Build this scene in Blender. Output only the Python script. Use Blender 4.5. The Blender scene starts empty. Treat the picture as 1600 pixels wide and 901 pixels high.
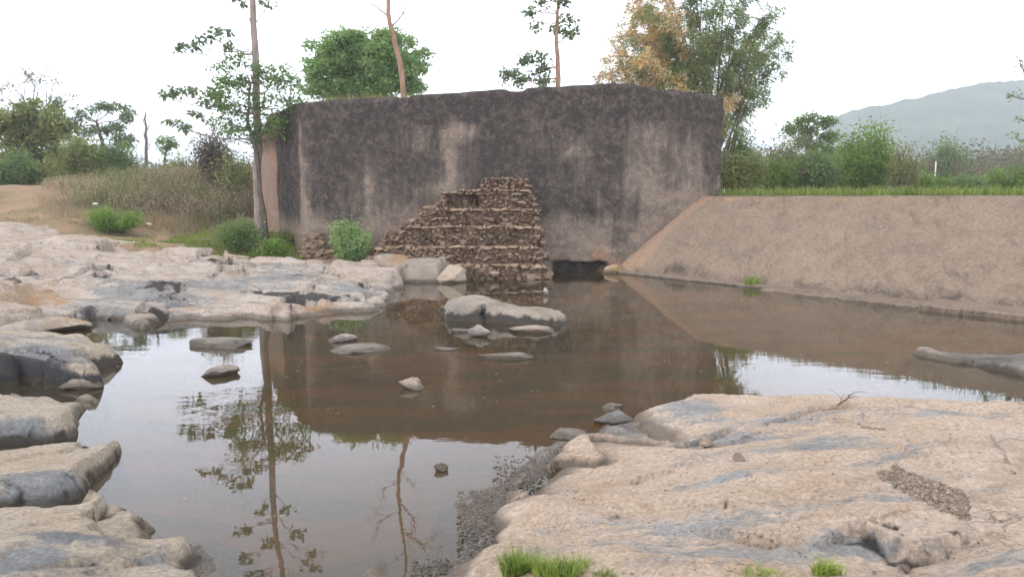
import bpy, math, random
import numpy as np
from mathutils import Vector, noise as mnoise
R = math.radians
rng = np.random.default_rng(11)
random.seed(5)
F = 1155.0; H = 2.2; TH = math.atan(142.5 / F)
sc = bpy.context.scene
COL = sc.collection

# ------------------------------------------------------------------ camera, sky, sun, exposure
cam = bpy.data.cameras.new('camera'); camo = bpy.data.objects.new('camera', cam); COL.objects.link(camo)
cam.sensor_width = 36; cam.lens = 36 * F / 1600; cam.clip_start = .05; cam.clip_end = 9000
camo.location = (0, 0, H); camo.rotation_euler = (math.pi / 2 - TH, 0, 0)
sc.camera = camo
SUN_EL, SUN_AZ = R(58), R(-98)          # azimuth clockwise from +Y
SKY_LOW, SKY_HIGH, SKY_STR = 52.0, 9.0, 0.1
w = bpy.data.worlds.new('World'); sc.world = w; w.use_nodes = True
nt = w.node_tree; nt.nodes.clear()
def nd(nt, typ, ins=None, **props):
    n = nt.nodes.new(typ)
    for k, v in props.items(): setattr(n, k, v)
    for k, v in (ins or {}).items():
        s = n.inputs[k]
        if isinstance(v, bpy.types.NodeSocket): nt.links.new(v, s)
        elif isinstance(v, bpy.types.Node): nt.links.new(v.outputs[0], s)
        else: s.default_value = v
    return n
sky = nd(nt, 'ShaderNodeTexSky'); sky.sky_type = 'NISHITA'; sky.sun_disc = False
sky.sun_elevation = SUN_EL; sky.sun_rotation = SUN_AZ; sky.dust_density = 4; sky.air_density = 1.2
tc = nd(nt, 'ShaderNodeTexCoord')
sep = nd(nt, 'ShaderNodeSeparateXYZ', {0: tc.outputs['Generated']})
mr = nd(nt, 'ShaderNodeMapRange', {'Value': sep.outputs['Z'], 'From Min': 0.0, 'From Max': 0.62, 'To Min': SKY_LOW, 'To Max': SKY_HIGH}, interpolation_type='SMOOTHSTEP')
cl = nd(nt, 'ShaderNodeTexNoise', {'Vector': tc.outputs['Generated'], 'Scale': 2.6, 'Detail': 4.0, 'Roughness': .5})
cm = nd(nt, 'ShaderNodeMapRange', {'Value': cl.outputs[0], 'From Min': .3, 'From Max': .7, 'To Min': .84, 'To Max': 1.12})
mu = nd(nt, 'ShaderNodeMath', {0: mr.outputs[0], 1: cm.outputs[0]}, operation='MULTIPLY')
vc = nd(nt, 'ShaderNodeVectorMath', {0: (0.93, 0.97, 1.07), 'Scale': mu.outputs[0]}, operation='SCALE')
mx = nd(nt, 'ShaderNodeMix', {'Factor': .86, 'A': sky.outputs[0], 'B': vc.outputs[0]}, data_type='RGBA')
# indices of Mix RGBA sockets are 6/7 -> relink explicitly
for l in list(nt.links):
    if l.to_node == mx: nt.links.remove(l)
nt.links.new(sky.outputs[0], mx.inputs[6]); nt.links.new(vc.outputs[0], mx.inputs[7])
bg = nd(nt, 'ShaderNodeBackground', {'Color': mx.outputs[2], 'Strength': SKY_STR})
nd(nt, 'ShaderNodeOutputWorld', {'Surface': bg.outputs[0]})
sl = bpy.data.lights.new('sun', 'SUN'); sl.energy = 2.0; sl.angle = R(16); sl.color = (1, .95, .88)
so = bpy.data.objects.new('sun', sl); COL.objects.link(so)
sd = Vector((math.sin(SUN_AZ) * math.cos(SUN_EL), math.cos(SUN_AZ) * math.cos(SUN_EL), math.sin(SUN_EL)))
so.rotation_euler = sd.to_track_quat('Z', 'Y').to_euler()
sc.view_settings.view_transform = 'Standard'; sc.view_settings.look = 'None'
sc.view_settings.exposure = 0.0; sc.view_settings.gamma = 1.0
sc.cycles.use_denoising = True
sc.cycles.max_bounces = 8; sc.cycles.transparent_max_bounces = 12; sc.cycles.volume_bounces = 1

# ------------------------------------------------------------------ pixel <-> world
def ray(px, py):
    x = (px - 800) / F; z = -(py - 450.5) / F
    return np.array([x, math.cos(TH) + z * math.sin(TH), -math.sin(TH) + z * math.cos(TH)])
def onz(px, py, z=0.0):
    d = ray(px, py); t = (z - H) / d[2]; return np.array([d[0] * t, d[1] * t, z])
def aty(px, py, Y):
    d = ray(px, py); t = Y / d[1]; return np.array([d[0] * t, Y, H + d[2] * t])

# ------------------------------------------------------------------ noise
_p = rng.permutation(256); _p = np.concatenate([_p, _p, _p])
_g = rng.normal(size=(256, 3)); _g /= np.linalg.norm(_g, axis=1)[:, None]
def pn(P):
    P = np.asarray(P, float); i = np.floor(P).astype(int); f = P - i; i &= 255
    u = f * f * f * (f * (f * 6 - 15) + 10); out = 0
    for a in (0, 1):
        for b in (0, 1):
            for c in (0, 1):
                h = _p[_p[_p[(i[:, 0] + a) & 255] + ((i[:, 1] + b) & 255)] + ((i[:, 2] + c) & 255)] & 255
                g = _g[h]; d = (f[:, 0] - a) * g[:, 0] + (f[:, 1] - b) * g[:, 1] + (f[:, 2] - c) * g[:, 2]
                w_ = (u[:, 0] if a else 1 - u[:, 0]) * (u[:, 1] if b else 1 - u[:, 1]) * (u[:, 2] if c else 1 - u[:, 2])
                out = out + d * w_
    return out * 1.5
def fbm(P, o=4, g=.5):
    s = 0; a = 1
    P = np.asarray(P, float)
    for k in range(o):
        s = s + a * pn(P * 2 ** k + 17.3 * k); a *= g
    return s
def xyz(x, y, z=0): return np.stack([x, y, np.zeros_like(x) + z], 1)
def sm(a, b, x):
    t = np.clip((x - a) / (b - a), 0, 1); return t * t * (3 - 2 * t)

# ------------------------------------------------------------------ mesh helpers
def mk(name, V, faces, mat, parent=None, smooth=True, attrs=None):
    """faces: list of int arrays, each (M,k)"""
    me = bpy.data.meshes.new(name)
    V = np.asarray(V, np.float32)
    if not isinstance(faces, (list, tuple)): faces = [faces]
    faces = [np.asarray(f, np.int32) for f in faces if len(f)]
    loops = np.concatenate([f.ravel() for f in faces])
    tot = np.concatenate([np.full(len(f), f.shape[1], np.int32) for f in faces])
    st = np.concatenate([[0], np.cumsum(tot)[:-1]]).astype(np.int32)
    me.vertices.add(len(V)); me.vertices.foreach_set('co', V.ravel())
    me.loops.add(len(loops)); me.loops.foreach_set('vertex_index', loops)
    me.polygons.add(len(tot)); me.polygons.foreach_set('loop_start', st); me.polygons.foreach_set('loop_total', tot)
    me.update(calc_edges=True)
    me.polygons.foreach_set('use_smooth', np.full(len(tot), smooth))
    for k, a in (attrs or {}).items():
        at = me.attributes.new(k, 'FLOAT', 'POINT'); at.data.foreach_set('value', np.asarray(a, np.float32))
    me.materials.append(mat)
    o = bpy.data.objects.new(name, me); COL.objects.link(o)
    if parent is not None: o.parent = parent
    return o
class MB:
    def __init__(s): s.V = []; s.F = {}; s.n = 0; s.A = []
    def add(s, V, Fa, a=0.0):
        V = np.asarray(V, float)
        for f in (Fa if isinstance(Fa, list) else [Fa]):
            f = np.asarray(f); s.F.setdefault(f.shape[1], []).append(f + s.n)
        s.V.append(V); s.n += len(V); s.A.append(np.broadcast_to(np.asarray(a, float), (len(V),)))
    def build(s, name, mat, parent=None, smooth=True, off=(0, 0, 0)):
        if not s.n: return None
        return mk(name, np.concatenate(s.V) - np.asarray(off), [np.concatenate(v) for v in s.F.values()], mat, parent, smooth, {'var': np.concatenate(s.A)})
def thing(name, label, cat, loc=(0, 0, 0), group=None, kind=None):
    o = bpy.data.objects.new(name, None); COL.objects.link(o); o.location = loc; o.empty_display_size = .2
    return tag(o, label, cat, group, kind)
def tag(o, label=None, cat=None, group=None, kind=None):
    if label: o['label'] = label
    if cat: o['category'] = cat
    if group: o['group'] = group
    if kind: o['kind'] = kind
    return o
def tube(mb, pts, rad, sides=6, a=0.0):
    pts = np.asarray(pts, float); rad = np.broadcast_to(np.asarray(rad, float), (len(pts),))
    t = np.gradient(pts, axis=0); t /= np.linalg.norm(t, axis=1)[:, None] + 1e-9
    ref = np.array([1.0, .13, 0]) if abs(t[0][2]) > .7 else np.array([0, .1, 1.0])
    u = np.cross(t, ref); u /= np.linalg.norm(u, axis=1)[:, None] + 1e-9; v = np.cross(t, u)
    an = np.arange(sides) * 2 * math.pi / sides
    V = pts[:, None, :] + rad[:, None, None] * (np.cos(an)[None, :, None] * u[:, None, :] + np.sin(an)[None, :, None] * v[:, None, :])
    k = len(pts); i = np.arange(k - 1)[:, None] * sides; j = np.arange(sides)[None, :]
    Fq = np.stack([i + j, i + (j + 1) % sides, i + sides + (j + 1) % sides, i + sides + j], -1).reshape(-1, 4)
    mb.add(V.reshape(-1, 3), Fq, a)
def curve(a, b, n=6, sag=0.0, jit=0.0):
    a = np.asarray(a, float); b = np.asarray(b, float); t = np.linspace(0, 1, n)[:, None]
    p = a + (b - a) * t; L = np.linalg.norm(b - a)
    p[:, 2] += sag * L * np.sin(t[:, 0] * math.pi)
    if jit: p[1:-1] += rng.normal(size=(n - 2, 3)) * jit * L
    return p
def leaves(mb, C, size, asp=.45, up=.6, var=None, dirs=None):
    n = len(C)
    if n == 0: return
    C = np.asarray(C, float)
    nr = rng.normal(size=(n, 3)); nr[:, 2] = np.abs(nr[:, 2]) + up; nr /= np.linalg.norm(nr, axis=1)[:, None]
    d = rng.normal(size=(n, 3)) if dirs is None else dirs + .4 * rng.normal(size=(n, 3))
    d -= (d * nr).sum(1)[:, None] * nr; d /= np.linalg.norm(d, axis=1)[:, None] + 1e-9
    s = np.cross(nr, d); L = size * rng.uniform(.6, 1.35, n)[:, None]; W = L * asp * .5
    V = np.stack([C, C + d * L * .5 + s * W - nr * L * .05, C + d * L - nr * L * .18, C + d * L * .5 - s * W - nr * L * .05], 1).reshape(-1, 3)
    Fq = np.arange(4 * n).reshape(n, 4)
    va = rng.uniform(0, 1, n) if var is None else np.broadcast_to(var, (n,)) + rng.normal(size=n) * .14
    mb.add(V, Fq, np.repeat(np.clip(va, 0, 1), 4))

# ------------------------------------------------------------------ materials
def newmat(name):
    m = bpy.data.materials.new(name); m.use_nodes = True; m.node_tree.nodes.clear(); return m, m.node_tree
def rgb(c): return (c[0], c[1], c[2], 1)
def mixc(nt, f, a, b, mode='MIX'):
    n = nt.nodes.new('ShaderNodeMix'); n.data_type = 'RGBA'; n.blend_type = mode
    for s, v in ((0, f), (6, a), (7, b)):
        if isinstance(v, bpy.types.NodeSocket): nt.links.new(v, n.inputs[s])
        elif isinstance(v, (int, float)): n.inputs[s].default_value = v
        else: n.inputs[s].default_value = rgb(v)
    return n.outputs[2]
def rampv(nt, v, a, b, lo=0.0, hi=1.0):
    return nd(nt, 'ShaderNodeMapRange', {'Value': v, 'From Min': a, 'From Max': b, 'To Min': lo, 'To Max': hi}, interpolation_type='SMOOTHSTEP').outputs[0]
def math_(nt, op, a, b=0.0, clamp=False):
    n = nt.nodes.new('ShaderNodeMath'); n.operation = op; n.use_clamp = clamp
    for s, v in ((0, a), (1, b)):
        if isinstance(v, bpy.types.NodeSocket): nt.links.new(v, n.inputs[s])
        else: n.inputs[s].default_value = v
    return n.outputs[0]
def posvec(nt, rot=(0, 0, 0), scale=(1, 1, 1)):
    g = nt.nodes.new('ShaderNodeNewGeometry')
    return nd(nt, 'ShaderNodeMapping', {'Vector': g.outputs['Position'], 'Rotation': rot, 'Scale': scale}).outputs[0]
def noise(nt, vec, scale, detail=5, rough=.55, dist=0.0):
    return nd(nt, 'ShaderNodeTexNoise', {'Vector': vec, 'Scale': scale, 'Detail': float(detail), 'Roughness': rough, 'Distortion': dist}).outputs[0]
def attr(nt, name):
    n = nt.nodes.new('ShaderNodeAttribute'); n.attribute_name = name; return n.outputs['Fac']
def principled(nt, col, rough=.9, bump=None, spec=.3):
    p = nd(nt, 'ShaderNodeBsdfPrincipled', {'Roughness': rough, 'Specular IOR Level': spec})
    if isinstance(col, bpy.types.NodeSocket): nt.links.new(col, p.inputs['Base Color'])
    else: p.inputs['Base Color'].default_value = rgb(col)
    if bump is not None: nt.links.new(bump, p.inputs['Normal'])
    nd(nt, 'ShaderNodeOutputMaterial', {'Surface': p.outputs[0]}); return p
def bumpn(nt, h, dist, strength=1.0, normal=None):
    n = nd(nt, 'ShaderNodeBump', {'Height': h, 'Distance': dist, 'Strength': strength})
    if normal is not None: nt.links.new(normal, n.inputs['Normal'])
    return n.outputs[0]

def rockmat(name, pale, tan, grey, ang=25, fine=1.0, greybias=.0, dark=(.035, .034, .035), ochre=(.42, .25, .12), wet=.075, gk=1.1):
    m, nt = newmat(name)
    st = posvec(nt, (0, 0, R(ang)), (.55, 2.6, 2.2)); iso = posvec(nt)
    wob = noise(nt, iso, .9, 6, .6, .8)
    n1 = noise(nt, st, .9, 7, .62, .4); n2 = noise(nt, iso, 3.3, 8, .66, .2); n3 = noise(nt, iso, 34 * fine, 6, .7)
    n4 = noise(nt, st, 2.7, 8, .7, .3)
    n6 = noise(nt, iso, 1.15, 6, .62, .5)
    c = mixc(nt, rampv(nt, math_(nt, 'ADD', math_(nt, 'MULTIPLY', n4, .5), math_(nt, 'MULTIPLY', n6, .5)), .40, .60), pale, tan)
    c = mixc(nt, rampv(nt, n2, .35, .7, 0, .45), c, (pale[0] * 1.12, pale[1] * 1.12, pale[2] * 1.14))
    g = math_(nt, 'ADD', attr(nt, 'grey'), math_(nt, 'ADD', math_(nt, 'MULTIPLY', math_(nt, 'SUBTRACT', n1, .5), 1.9), greybias))
    g = math_(nt, 'ADD', g, math_(nt, 'MULTIPLY', math_(nt, 'SUBTRACT', n4, .5), gk * 1.3))
    g = math_(nt, 'ADD', g, math_(nt, 'MULTIPLY', math_(nt, 'SUBTRACT', noise(nt, posvec(nt, (0, 0, R(ang)), (1, 2.2, 2)), 7, 8, .75, .5), .5), gk * .9))
    gm = rampv(nt, g, .22, .72, 0, .92)
    greyv = mixc(nt, rampv(nt, n2, .3, .7), grey, (grey[0] * 1.5, grey[1] * 1.5, grey[2] * 1.5))
    c = mixc(nt, gm, c, greyv)
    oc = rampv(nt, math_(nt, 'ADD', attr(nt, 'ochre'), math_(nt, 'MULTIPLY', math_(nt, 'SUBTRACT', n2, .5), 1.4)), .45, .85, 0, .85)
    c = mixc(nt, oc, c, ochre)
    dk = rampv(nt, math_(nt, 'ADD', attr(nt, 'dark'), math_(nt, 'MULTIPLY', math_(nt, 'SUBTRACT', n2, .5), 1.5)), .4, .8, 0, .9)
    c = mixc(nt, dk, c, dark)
    # fine cracks and lichen specks
    vo = nd(nt, 'ShaderNodeTexVoronoi', {'Vector': nd(nt, 'ShaderNodeVectorMath', {0: st, 1: nd(nt, 'ShaderNodeVectorMath', {0: nd(nt, 'ShaderNodeTexNoise', {'Vector': iso, 'Scale': 2.0, 'Detail': 5.0}).outputs['Color'], 1: (1.3, 1.3, 1.3)}, operation='MULTIPLY').outputs[0]}, operation='ADD').outputs[0], 'Scale': 1.1}, feature='DISTANCE_TO_EDGE')
    cr = math_(nt, 'MULTIPLY', rampv(nt, vo.outputs[0], 0.0, .018, 1, 0), rampv(nt, wob, .56, .66))
    c = mixc(nt, math_(nt, 'MULTIPLY', cr, .30), c, (.12, .10, .08))
    pit = rampv(nt, noise(nt, posvec(nt, (0, 0, R(ang)), (1, 2, 2)), 9 * fine, 9, .8, .4), .30, .46, .62, 1)
    sp = math_(nt, 'MULTIPLY', rampv(nt, n3, .3, .72, .72, 1.22), pit)
    c = mixc(nt, 1.0, c, nd(nt, 'ShaderNodeCombineXYZ', {0: sp, 1: sp, 2: sp}).outputs[0], 'MULTIPLY')
    gz = nd(nt, 'ShaderNodeSeparateXYZ', {0: iso}).outputs[2]
    wz = math_(nt, 'SUBTRACT', gz, math_(nt, 'MULTIPLY', math_(nt, 'SUBTRACT', n2, .5), .10))
    wt = rampv(nt, wz, wet * .5, wet * 1.4, 1, 0)
    c = mixc(nt, math_(nt, 'MULTIPLY', wt, .72), c, (.085, .065, .045))
    h1 = math_(nt, 'ADD', math_(nt, 'MULTIPLY', n4, .45), math_(nt, 'MULTIPLY', n2, .8))
    n8 = noise(nt, posvec(nt, (0, 0, R(ang)), (1, 1.8, 1.6)), 11 * fine, 8, .78, .3); b = bumpn(nt, h1, .09, .8); b = bumpn(nt, n8, .03, .8, b); b = bumpn(nt, math_(nt, 'SUBTRACT', n3, math_(nt, 'MULTIPLY', cr, 1.2)), .012, .9, b)
    p = principled(nt, c, .85, b, .3)
    nt.links.new(rampv(nt, wt, 0, 1, .85, .45), p.inputs['Roughness'])
    return m
M_slab = rockmat('slab_rock', (.62, .49, .385), (.55, .40, .285), (.28, .275, .27), 28, greybias=.04, gk=1.5)
M_shelf = rockmat('shelf_rock', (.56, .47, .40), (.44, .335, .25), (.23, .225, .22), 12, greybias=.10)
M_bould = rockmat('boulder_rock', (.52, .44, .345), (.48, .375, .265), (.20, .205, .21), 35, greybias=.12)
M_grey = rockmat('grey_rock', (.44, .37, .30), (.34, .27, .21), (.17, .165, .155), 80, greybias=.12, fine=1.3)
M_stone = rockmat('rubble_stone', (.36, .27, .20), (.27, .19, .13), (.12, .10, .09), 50, greybias=-.05, wet=.03)

def concrete(name, light, mid, dark, vert=True):
    m, nt = newmat(name)
    iso = posvec(nt)
    st = posvec(nt, (0, 0, 0), (2.4, 2.4, .22) if vert else (1, 1, 1))
    n1 = noise(nt, st, 1.5, 8, .65, .5); n2 = noise(nt, iso, 1.3, 8, .68, .6); n3 = noise(nt, iso, 22, 7, .7); n5 = noise(nt, iso, 5.5, 7, .7, .5)
    s = math_(nt, 'ADD', attr(nt, 'stain'), math_(nt, 'ADD', math_(nt, 'MULTIPLY', math_(nt, 'SUBTRACT', n1, .5), 1.15), math_(nt, 'MULTIPLY', math_(nt, 'SUBTRACT', n2, .5), 1.7)))
    s = math_(nt, 'ADD', s, math_(nt, 'MULTIPLY', math_(nt, 'SUBTRACT', n5, .5), .9))
    base = mixc(nt, rampv(nt, n5, .3, .7), light, mid)
    c = mixc(nt, rampv(nt, s, .0, .88, 0, .96), base, mixc(nt, rampv(nt, n5, .42, .68), dark, (dark[0] * 2.9, dark[1] * 2.6, dark[2] * 2.4)))
    ru = rampv(nt, math_(nt, 'ADD', attr(nt, 'rust'), math_(nt, 'MULTIPLY', math_(nt, 'SUBTRACT', n2, .5), 1.2)), .4, .9, 0, .7)
    c = mixc(nt, ru, c, (.36, .19, .12))
    sp = rampv(nt, n3, .3, .72, .7, 1.25)
    c = mixc(nt, 1.0, c, nd(nt, 'ShaderNodeCombineXYZ', {0: sp, 1: sp, 2: sp}).outputs[0], 'MULTIPLY')
    b = bumpn(nt, math_(nt, 'ADD', n2, math_(nt, 'MULTIPLY', n5, .5)), .08, .7); b = bumpn(nt, n3, .012, .9, b)
    principled(nt, c, .93, b, .2); return m
M_wall = concrete('stained_render', (.31, .24, .19), (.21, .165, .13), (.048, .042, .039))
def weirmat():
    m, nt = newmat('weir_mortar')
    iso = posvec(nt)
    di = posvec(nt, (R(20), R(35), R(0)), (2.2, 1.0, .35))
    n1 = noise(nt, iso, .55, 7, .62, .5); n2 = noise(nt, iso, 2.3, 9, .72, .8); n3 = noise(nt, iso, 17, 8, .75); n4 = noise(nt, di, 1.6, 7, .7, 1.0)
    c = mixc(nt, rampv(nt, n2, .25, .78), (.29, .22, .165), (.20, .15, .112))
    c = mixc(nt, rampv(nt, n1, .42, .65, 0, .55), c, (.31, .235, .175))
    c = mixc(nt, rampv(nt, n4, .50, .74, 0, .75), c, (.14, .105, .08))
    c = mixc(nt, rampv(nt, math_(nt, 'ADD', attr(nt, 'rust'), math_(nt, 'MULTIPLY', math_(nt, 'SUBTRACT', n2, .5), 1.2)), .35, .9, 0, .7), c, (.42, .27, .185))
    c = mixc(nt, rampv(nt, math_(nt, 'ADD', attr(nt, 'stain'), math_(nt, 'MULTIPLY', math_(nt, 'SUBTRACT', n4, .5), 1.6)), .3, .9, 0, .85), c, (.085, .07, .06))
    sp = rampv(nt, n3, .3, .72, .74, 1.2)
    c = mixc(nt, 1.0, c, nd(nt, 'ShaderNodeCombineXYZ', {0: sp, 1: sp, 2: sp}).outputs[0], 'MULTIPLY')
    b = bumpn(nt, n2, .022, .8); b = bumpn(nt, n3, .012, .9, b)
    principled(nt, c, .92, b, .2); return m
M_weir = weirmat()

def groundmat():
    m, nt = newmat('ground_soil')
    iso = posvec(nt)
    n1 = noise(nt, iso, .35, 6, .6); n2 = noise(nt, iso, 2.2, 8, .7); n3 = noise(nt, iso, 25, 6, .7)
    c = mixc(nt, rampv(nt, n2, .35, .65), (.42, .27, .165), (.34, .24, .16))
    c = mixc(nt, rampv(nt, math_(nt, 'ADD', n1, math_(nt, 'MULTIPLY', n2, .3)), .62, .85, 0, .6), c, (.16, .16, .07))
    far = rampv(nt, nd(nt, 'ShaderNodeSeparateXYZ', {0: iso}).outputs[1], 45, 90)
    c = mixc(nt, far, c, (.085, .11, .05))
    # pool bed: silt with rusty and olive patches
    gz = nd(nt, 'ShaderNodeSeparateXYZ', {0: iso}).outputs[2]
    bp = posvec(nt, (0, 0, R(8)), (.35, 1.6, 1))
    b1 = noise(nt, bp, 1.0, 6, .6, .6)
    bed = mixc(nt, rampv(nt, b1, .42, .58), (.18, .155, .10), (.33, .18, .10))
    bed = mixc(nt, rampv(nt, n2, .5, .75, 0, .5), bed, (.12, .115, .075))
    c = mixc(nt, rampv(nt, gz, -.10, .03, 1, 0), c, bed)
    c = mixc(nt, rampv(nt, n3, .3, .7, 0, .35), c, (.12, .10, .08))
    b = bumpn(nt, n3, .02, .8); principled(nt, c, .95, b, .15); return m
M_ground = groundmat()

def gravelmat(name, a, b_):
    m, nt = newmat(name); iso = posvec(nt)
    v = nd(nt, 'ShaderNodeTexVoronoi', {'Vector': iso, 'Scale': 42.0}); v2 = nd(nt, 'ShaderNodeTexVoronoi', {'Vector': iso, 'Scale': 95.0})
    n = noise(nt, iso, 2.5, 6, .6)
    hv = nd(nt, 'ShaderNodeSeparateColor', {0: v.outputs['Color']}).outputs[0]
    c = mixc(nt, rampv(nt, math_(nt, 'ADD', math_(nt, 'MULTIPLY', hv, .5), math_(nt, 'MULTIPLY', n, .7)), .35, .8), a, b_)
    c = mixc(nt, rampv(nt, v.outputs[0], .2, .75, 0, .6), c, (.09, .08, .07))
    gz = nd(nt, 'ShaderNodeSeparateXYZ', {0: iso}).outputs[2]
    c = mixc(nt, rampv(nt, gz, .005, .05, .6, 0), c, (.10, .085, .07))
    b = bumpn(nt, v.outputs[0], -.02, .9); b = bumpn(nt, v2.outputs[0], -.006, .8, b)
    principled(nt, c, .85, b, .3); return m
M_gravel = gravelmat('river_gravel', (.24, .21, .18), (.36, .31, .27))
M_gravel2 = gravelmat('brown_gravel', (.30, .23, .17), (.46, .36, .27))

def watermat():
    m, nt = newmat('pool_water'); iso = posvec(nt)
    n = noise(nt, posvec(nt, (0, 0, R(15)), (.5, 1.5, 1)), 1.6, 4, .55); n2 = noise(nt, iso, 7, 3, .5)
    patch = rampv(nt, noise(nt, iso, .33, 3, .5), .38, .7)
    hgt = math_(nt, 'MULTIPLY', math_(nt, 'ADD', n, math_(nt, 'MULTIPLY', n2, .18)), math_(nt, 'ADD', patch, .25))
    b = bumpn(nt, hgt, .0022, 1.0)
    fr = nd(nt, 'ShaderNodeFresnel', {'IOR': 1.56, 'Normal': b}).outputs[0]
    gl = nd(nt, 'ShaderNodeBsdfGlossy', {'Color': (.97, .97, 1, 1), 'Roughness': .012, 'Normal': b})
    tr = nd(nt, 'ShaderNodeBsdfTransparent', {'Color': (.78, .68, .52, 1)})
    df = nd(nt, 'ShaderNodeBsdfDiffuse', {'Color': (.16, .135, .080, 1)})
    body = nd(nt, 'ShaderNodeMixShader', {0: .28, 1: tr.outputs[0], 2: df.outputs[0]})
    ms = nd(nt, 'ShaderNodeMixShader', {0: fr, 1: body.outputs[0], 2: gl.outputs[0]})
    nd(nt, 'ShaderNodeOutputMaterial', {'Surface': ms.outputs[0]}); return m
M_water = watermat()

def leafmat(name, a, b_, trans=.35):
    m, nt = newmat(name); iso = posvec(nt)
    c = mixc(nt, attr(nt, 'var'), a, b_)
    c = mixc(nt, rampv(nt, noise(nt, iso, .9, 3, .5), .35, .7, 0, .5), c, (b_[0] * 1.25, b_[1] * 1.2, b_[2] * .9))
    p = nd(nt, 'ShaderNodeBsdfPrincipled', {'Base Color': c, 'Roughness': .6, 'Specular IOR Level': .3})
    t = nd(nt, 'ShaderNodeBsdfTranslucent', {'Color': c})
    ms = nd(nt, 'ShaderNodeMixShader', {0: trans, 1: p.outputs[0], 2: t.outputs[0]})
    nd(nt, 'ShaderNodeOutputMaterial', {'Surface': ms.outputs[0]}); return m
def barkmat(name, a, b_):
    m, nt = newmat(name); st = posvec(nt, (0, 0, 0), (1, 1, .3)); n = noise(nt, st, 9, 6, .7); n2 = noise(nt, posvec(nt), 1.2, 4, .6)
    c = mixc(nt, rampv(nt, n, .35, .65), a, b_); c = mixc(nt, rampv(nt, n2, .4, .7, 0, .5), c, (a[0] * .6, a[1] * .6, a[2] * .6))
    principled(nt, c, .9, bumpn(nt, n, .02, .8), .2); return m
L_mango = leafmat('mango_leaf', (.17, .29, .11), (.32, .46, .20), .5)
L_mid = leafmat('mid_green_leaf', (.12, .20, .085), (.23, .33, .135), .5)
L_blue = leafmat('dull_green_leaf', (.13, .19, .12), (.22, .29, .165), .5)
L_bright = leafmat('fresh_green_leaf', (.12, .21, .05), (.24, .37, .09), .45)
L_olive = leafmat('olive_leaf', (.15, .19, .075), (.28, .31, .12), .4)
L_wither = leafmat('withered_blade', (.27, .21, .15), (.42, .34, .24))
L_dry = leafmat('dry_leaf', (.52, .36, .19), (.75, .56, .34), .4)
L_brown = leafmat('withered_leaf', (.36, .28, .20), (.50, .40, .30), .4)
L_grass = leafmat('grass_blade', (.14, .20, .05), (.30, .36, .10))
L_drygrass = leafmat('dry_grass_blade', (.26, .22, .11), (.42, .34, .18))
L_far = leafmat('distant_leaf', (.12, .115, .09), (.18, .15, .125), .2)
B_pale = barkmat('pale_bark', (.40, .32, .28), (.26, .20, .18))
B_pink = barkmat('reddish_bark', (.42, .26, .18), (.28, .17, .12))
B_dark = barkmat('dark_bark', (.10, .08, .065), (.17, .14, .12))
B_twig = barkmat('twig_bark', (.22, .17, .14), (.13, .10, .085))

# ------------------------------------------------------------------ polygons
def sdf(x, y, poly):
    """positive inside"""
    poly = np.asarray(poly)[:, :2]; n = len(poly); d = np.full(x.shape, 1e9); ins = np.zeros(x.shape, bool)
    for i in range(n):
        a = poly[i]; b = poly[(i + 1) % n]; e = b - a; wx = x - a[0]; wy = y - a[1]
        t = np.clip((wx * e[0] + wy * e[1]) / (e @ e + 1e-12), 0, 1)
        d = np.minimum(d, np.hypot(wx - e[0] * t, wy - e[1] * t))
        c = ((a[1] > y) != (b[1] > y)) & (x < (b[0] - a[0]) * (y - a[1]) / (b[1] - a[1] + 1e-12) + a[0]); ins ^= c
    return np.where(ins, d, -d)
def shep(x, y, pts, p=3.0):
    s = 0; wsum = 0
    for (a, b, z) in pts:
        wgt = 1 / ((x - a) ** 2 + (y - b) ** 2 + .02) ** (p / 2); s = s + wgt * z; wsum = wsum + wgt
    return s / wsum

# key plan points
T0 = onz(985, 427)[:2]; WD = np.array([.63, -.777]); WD = WD / np.linalg.norm(WD); WN = np.array([-WD[1], WD[0]])
WL = aty(480, 424, 21.9); WC = aty(965, 424, 21.9); WR = aty(1122, 420, 22.7); WB = aty(430, 400, 24.5); WA = aty(405, 380, 27.5)
C0 = np.array([5.76, 22.56]); WW = float((C0 - T0) @ WN); CREST = 2.27
wall_pl = np.array([WA[:2], WB[:2], WL[:2], WC[:2], WR[:2]])

POOL = [(-2.2, 22.7), (3.6, 22.7), tuple(T0), tuple(T0 + WD * 40), (30, -12), (9.5, 4.8), (5.0, 6.2), (2.6, 6.9), (1.3, 5.6), (.2, 4.6), (-.5, 3), (-.6, -10),
        (-6, -10), (-3.6, 2.5), (-3.5, 4.6), (-4.6, 6.2), (-5.6, 7.4), (-6.4, 9), (-9.5, 11), (-10, 13), (-7.8, 13.6), (-5, 14.2), (-3.4, 15.6), (-2.9, 17.5), (-3.6, 20)]
LAND = [(-9.3, 13.4, -.1), (-10.5, 12.3, .0), (-9.4, 11.2, -.05), (-12, 12.5, .1), (-7.5, 20, .45), (-6.2, 21.3, .45), (-8.5, 24, .95), (-10.5, 22, .85), (-15, 23, 1.5), (-13, 20, 1.05), (-9, 17, .4), (-4, 19.5, .25), (-14, 28, 1.8), (-9.5, 28, 1.4), (-17, 18, 1.1),
        (-22, 34, 2.7), (-11, 36, 3.2), (-15, 33, 2.9), (-20, 60, 3.1), (0, 70, 3.0), (-45, 25, 2.8), (-22, 14, 1.1), (-13, 11, .5), (-8, 7, .25), (-6, 2, .2), (-20, 0, 1), (-6, -8, .3), (-50, 80, 3.4),
        (10, 27, 2.2), (20, 20, 2.25), (14, 38, 2.3), (40, 40, 2.4), (35, 10, 2.3), (60, 90, 2.6), (2, 2, .0), (4, 4, .0), (2, -8, .2), (12, -6, .1), (6, 3, .0)]
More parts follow.
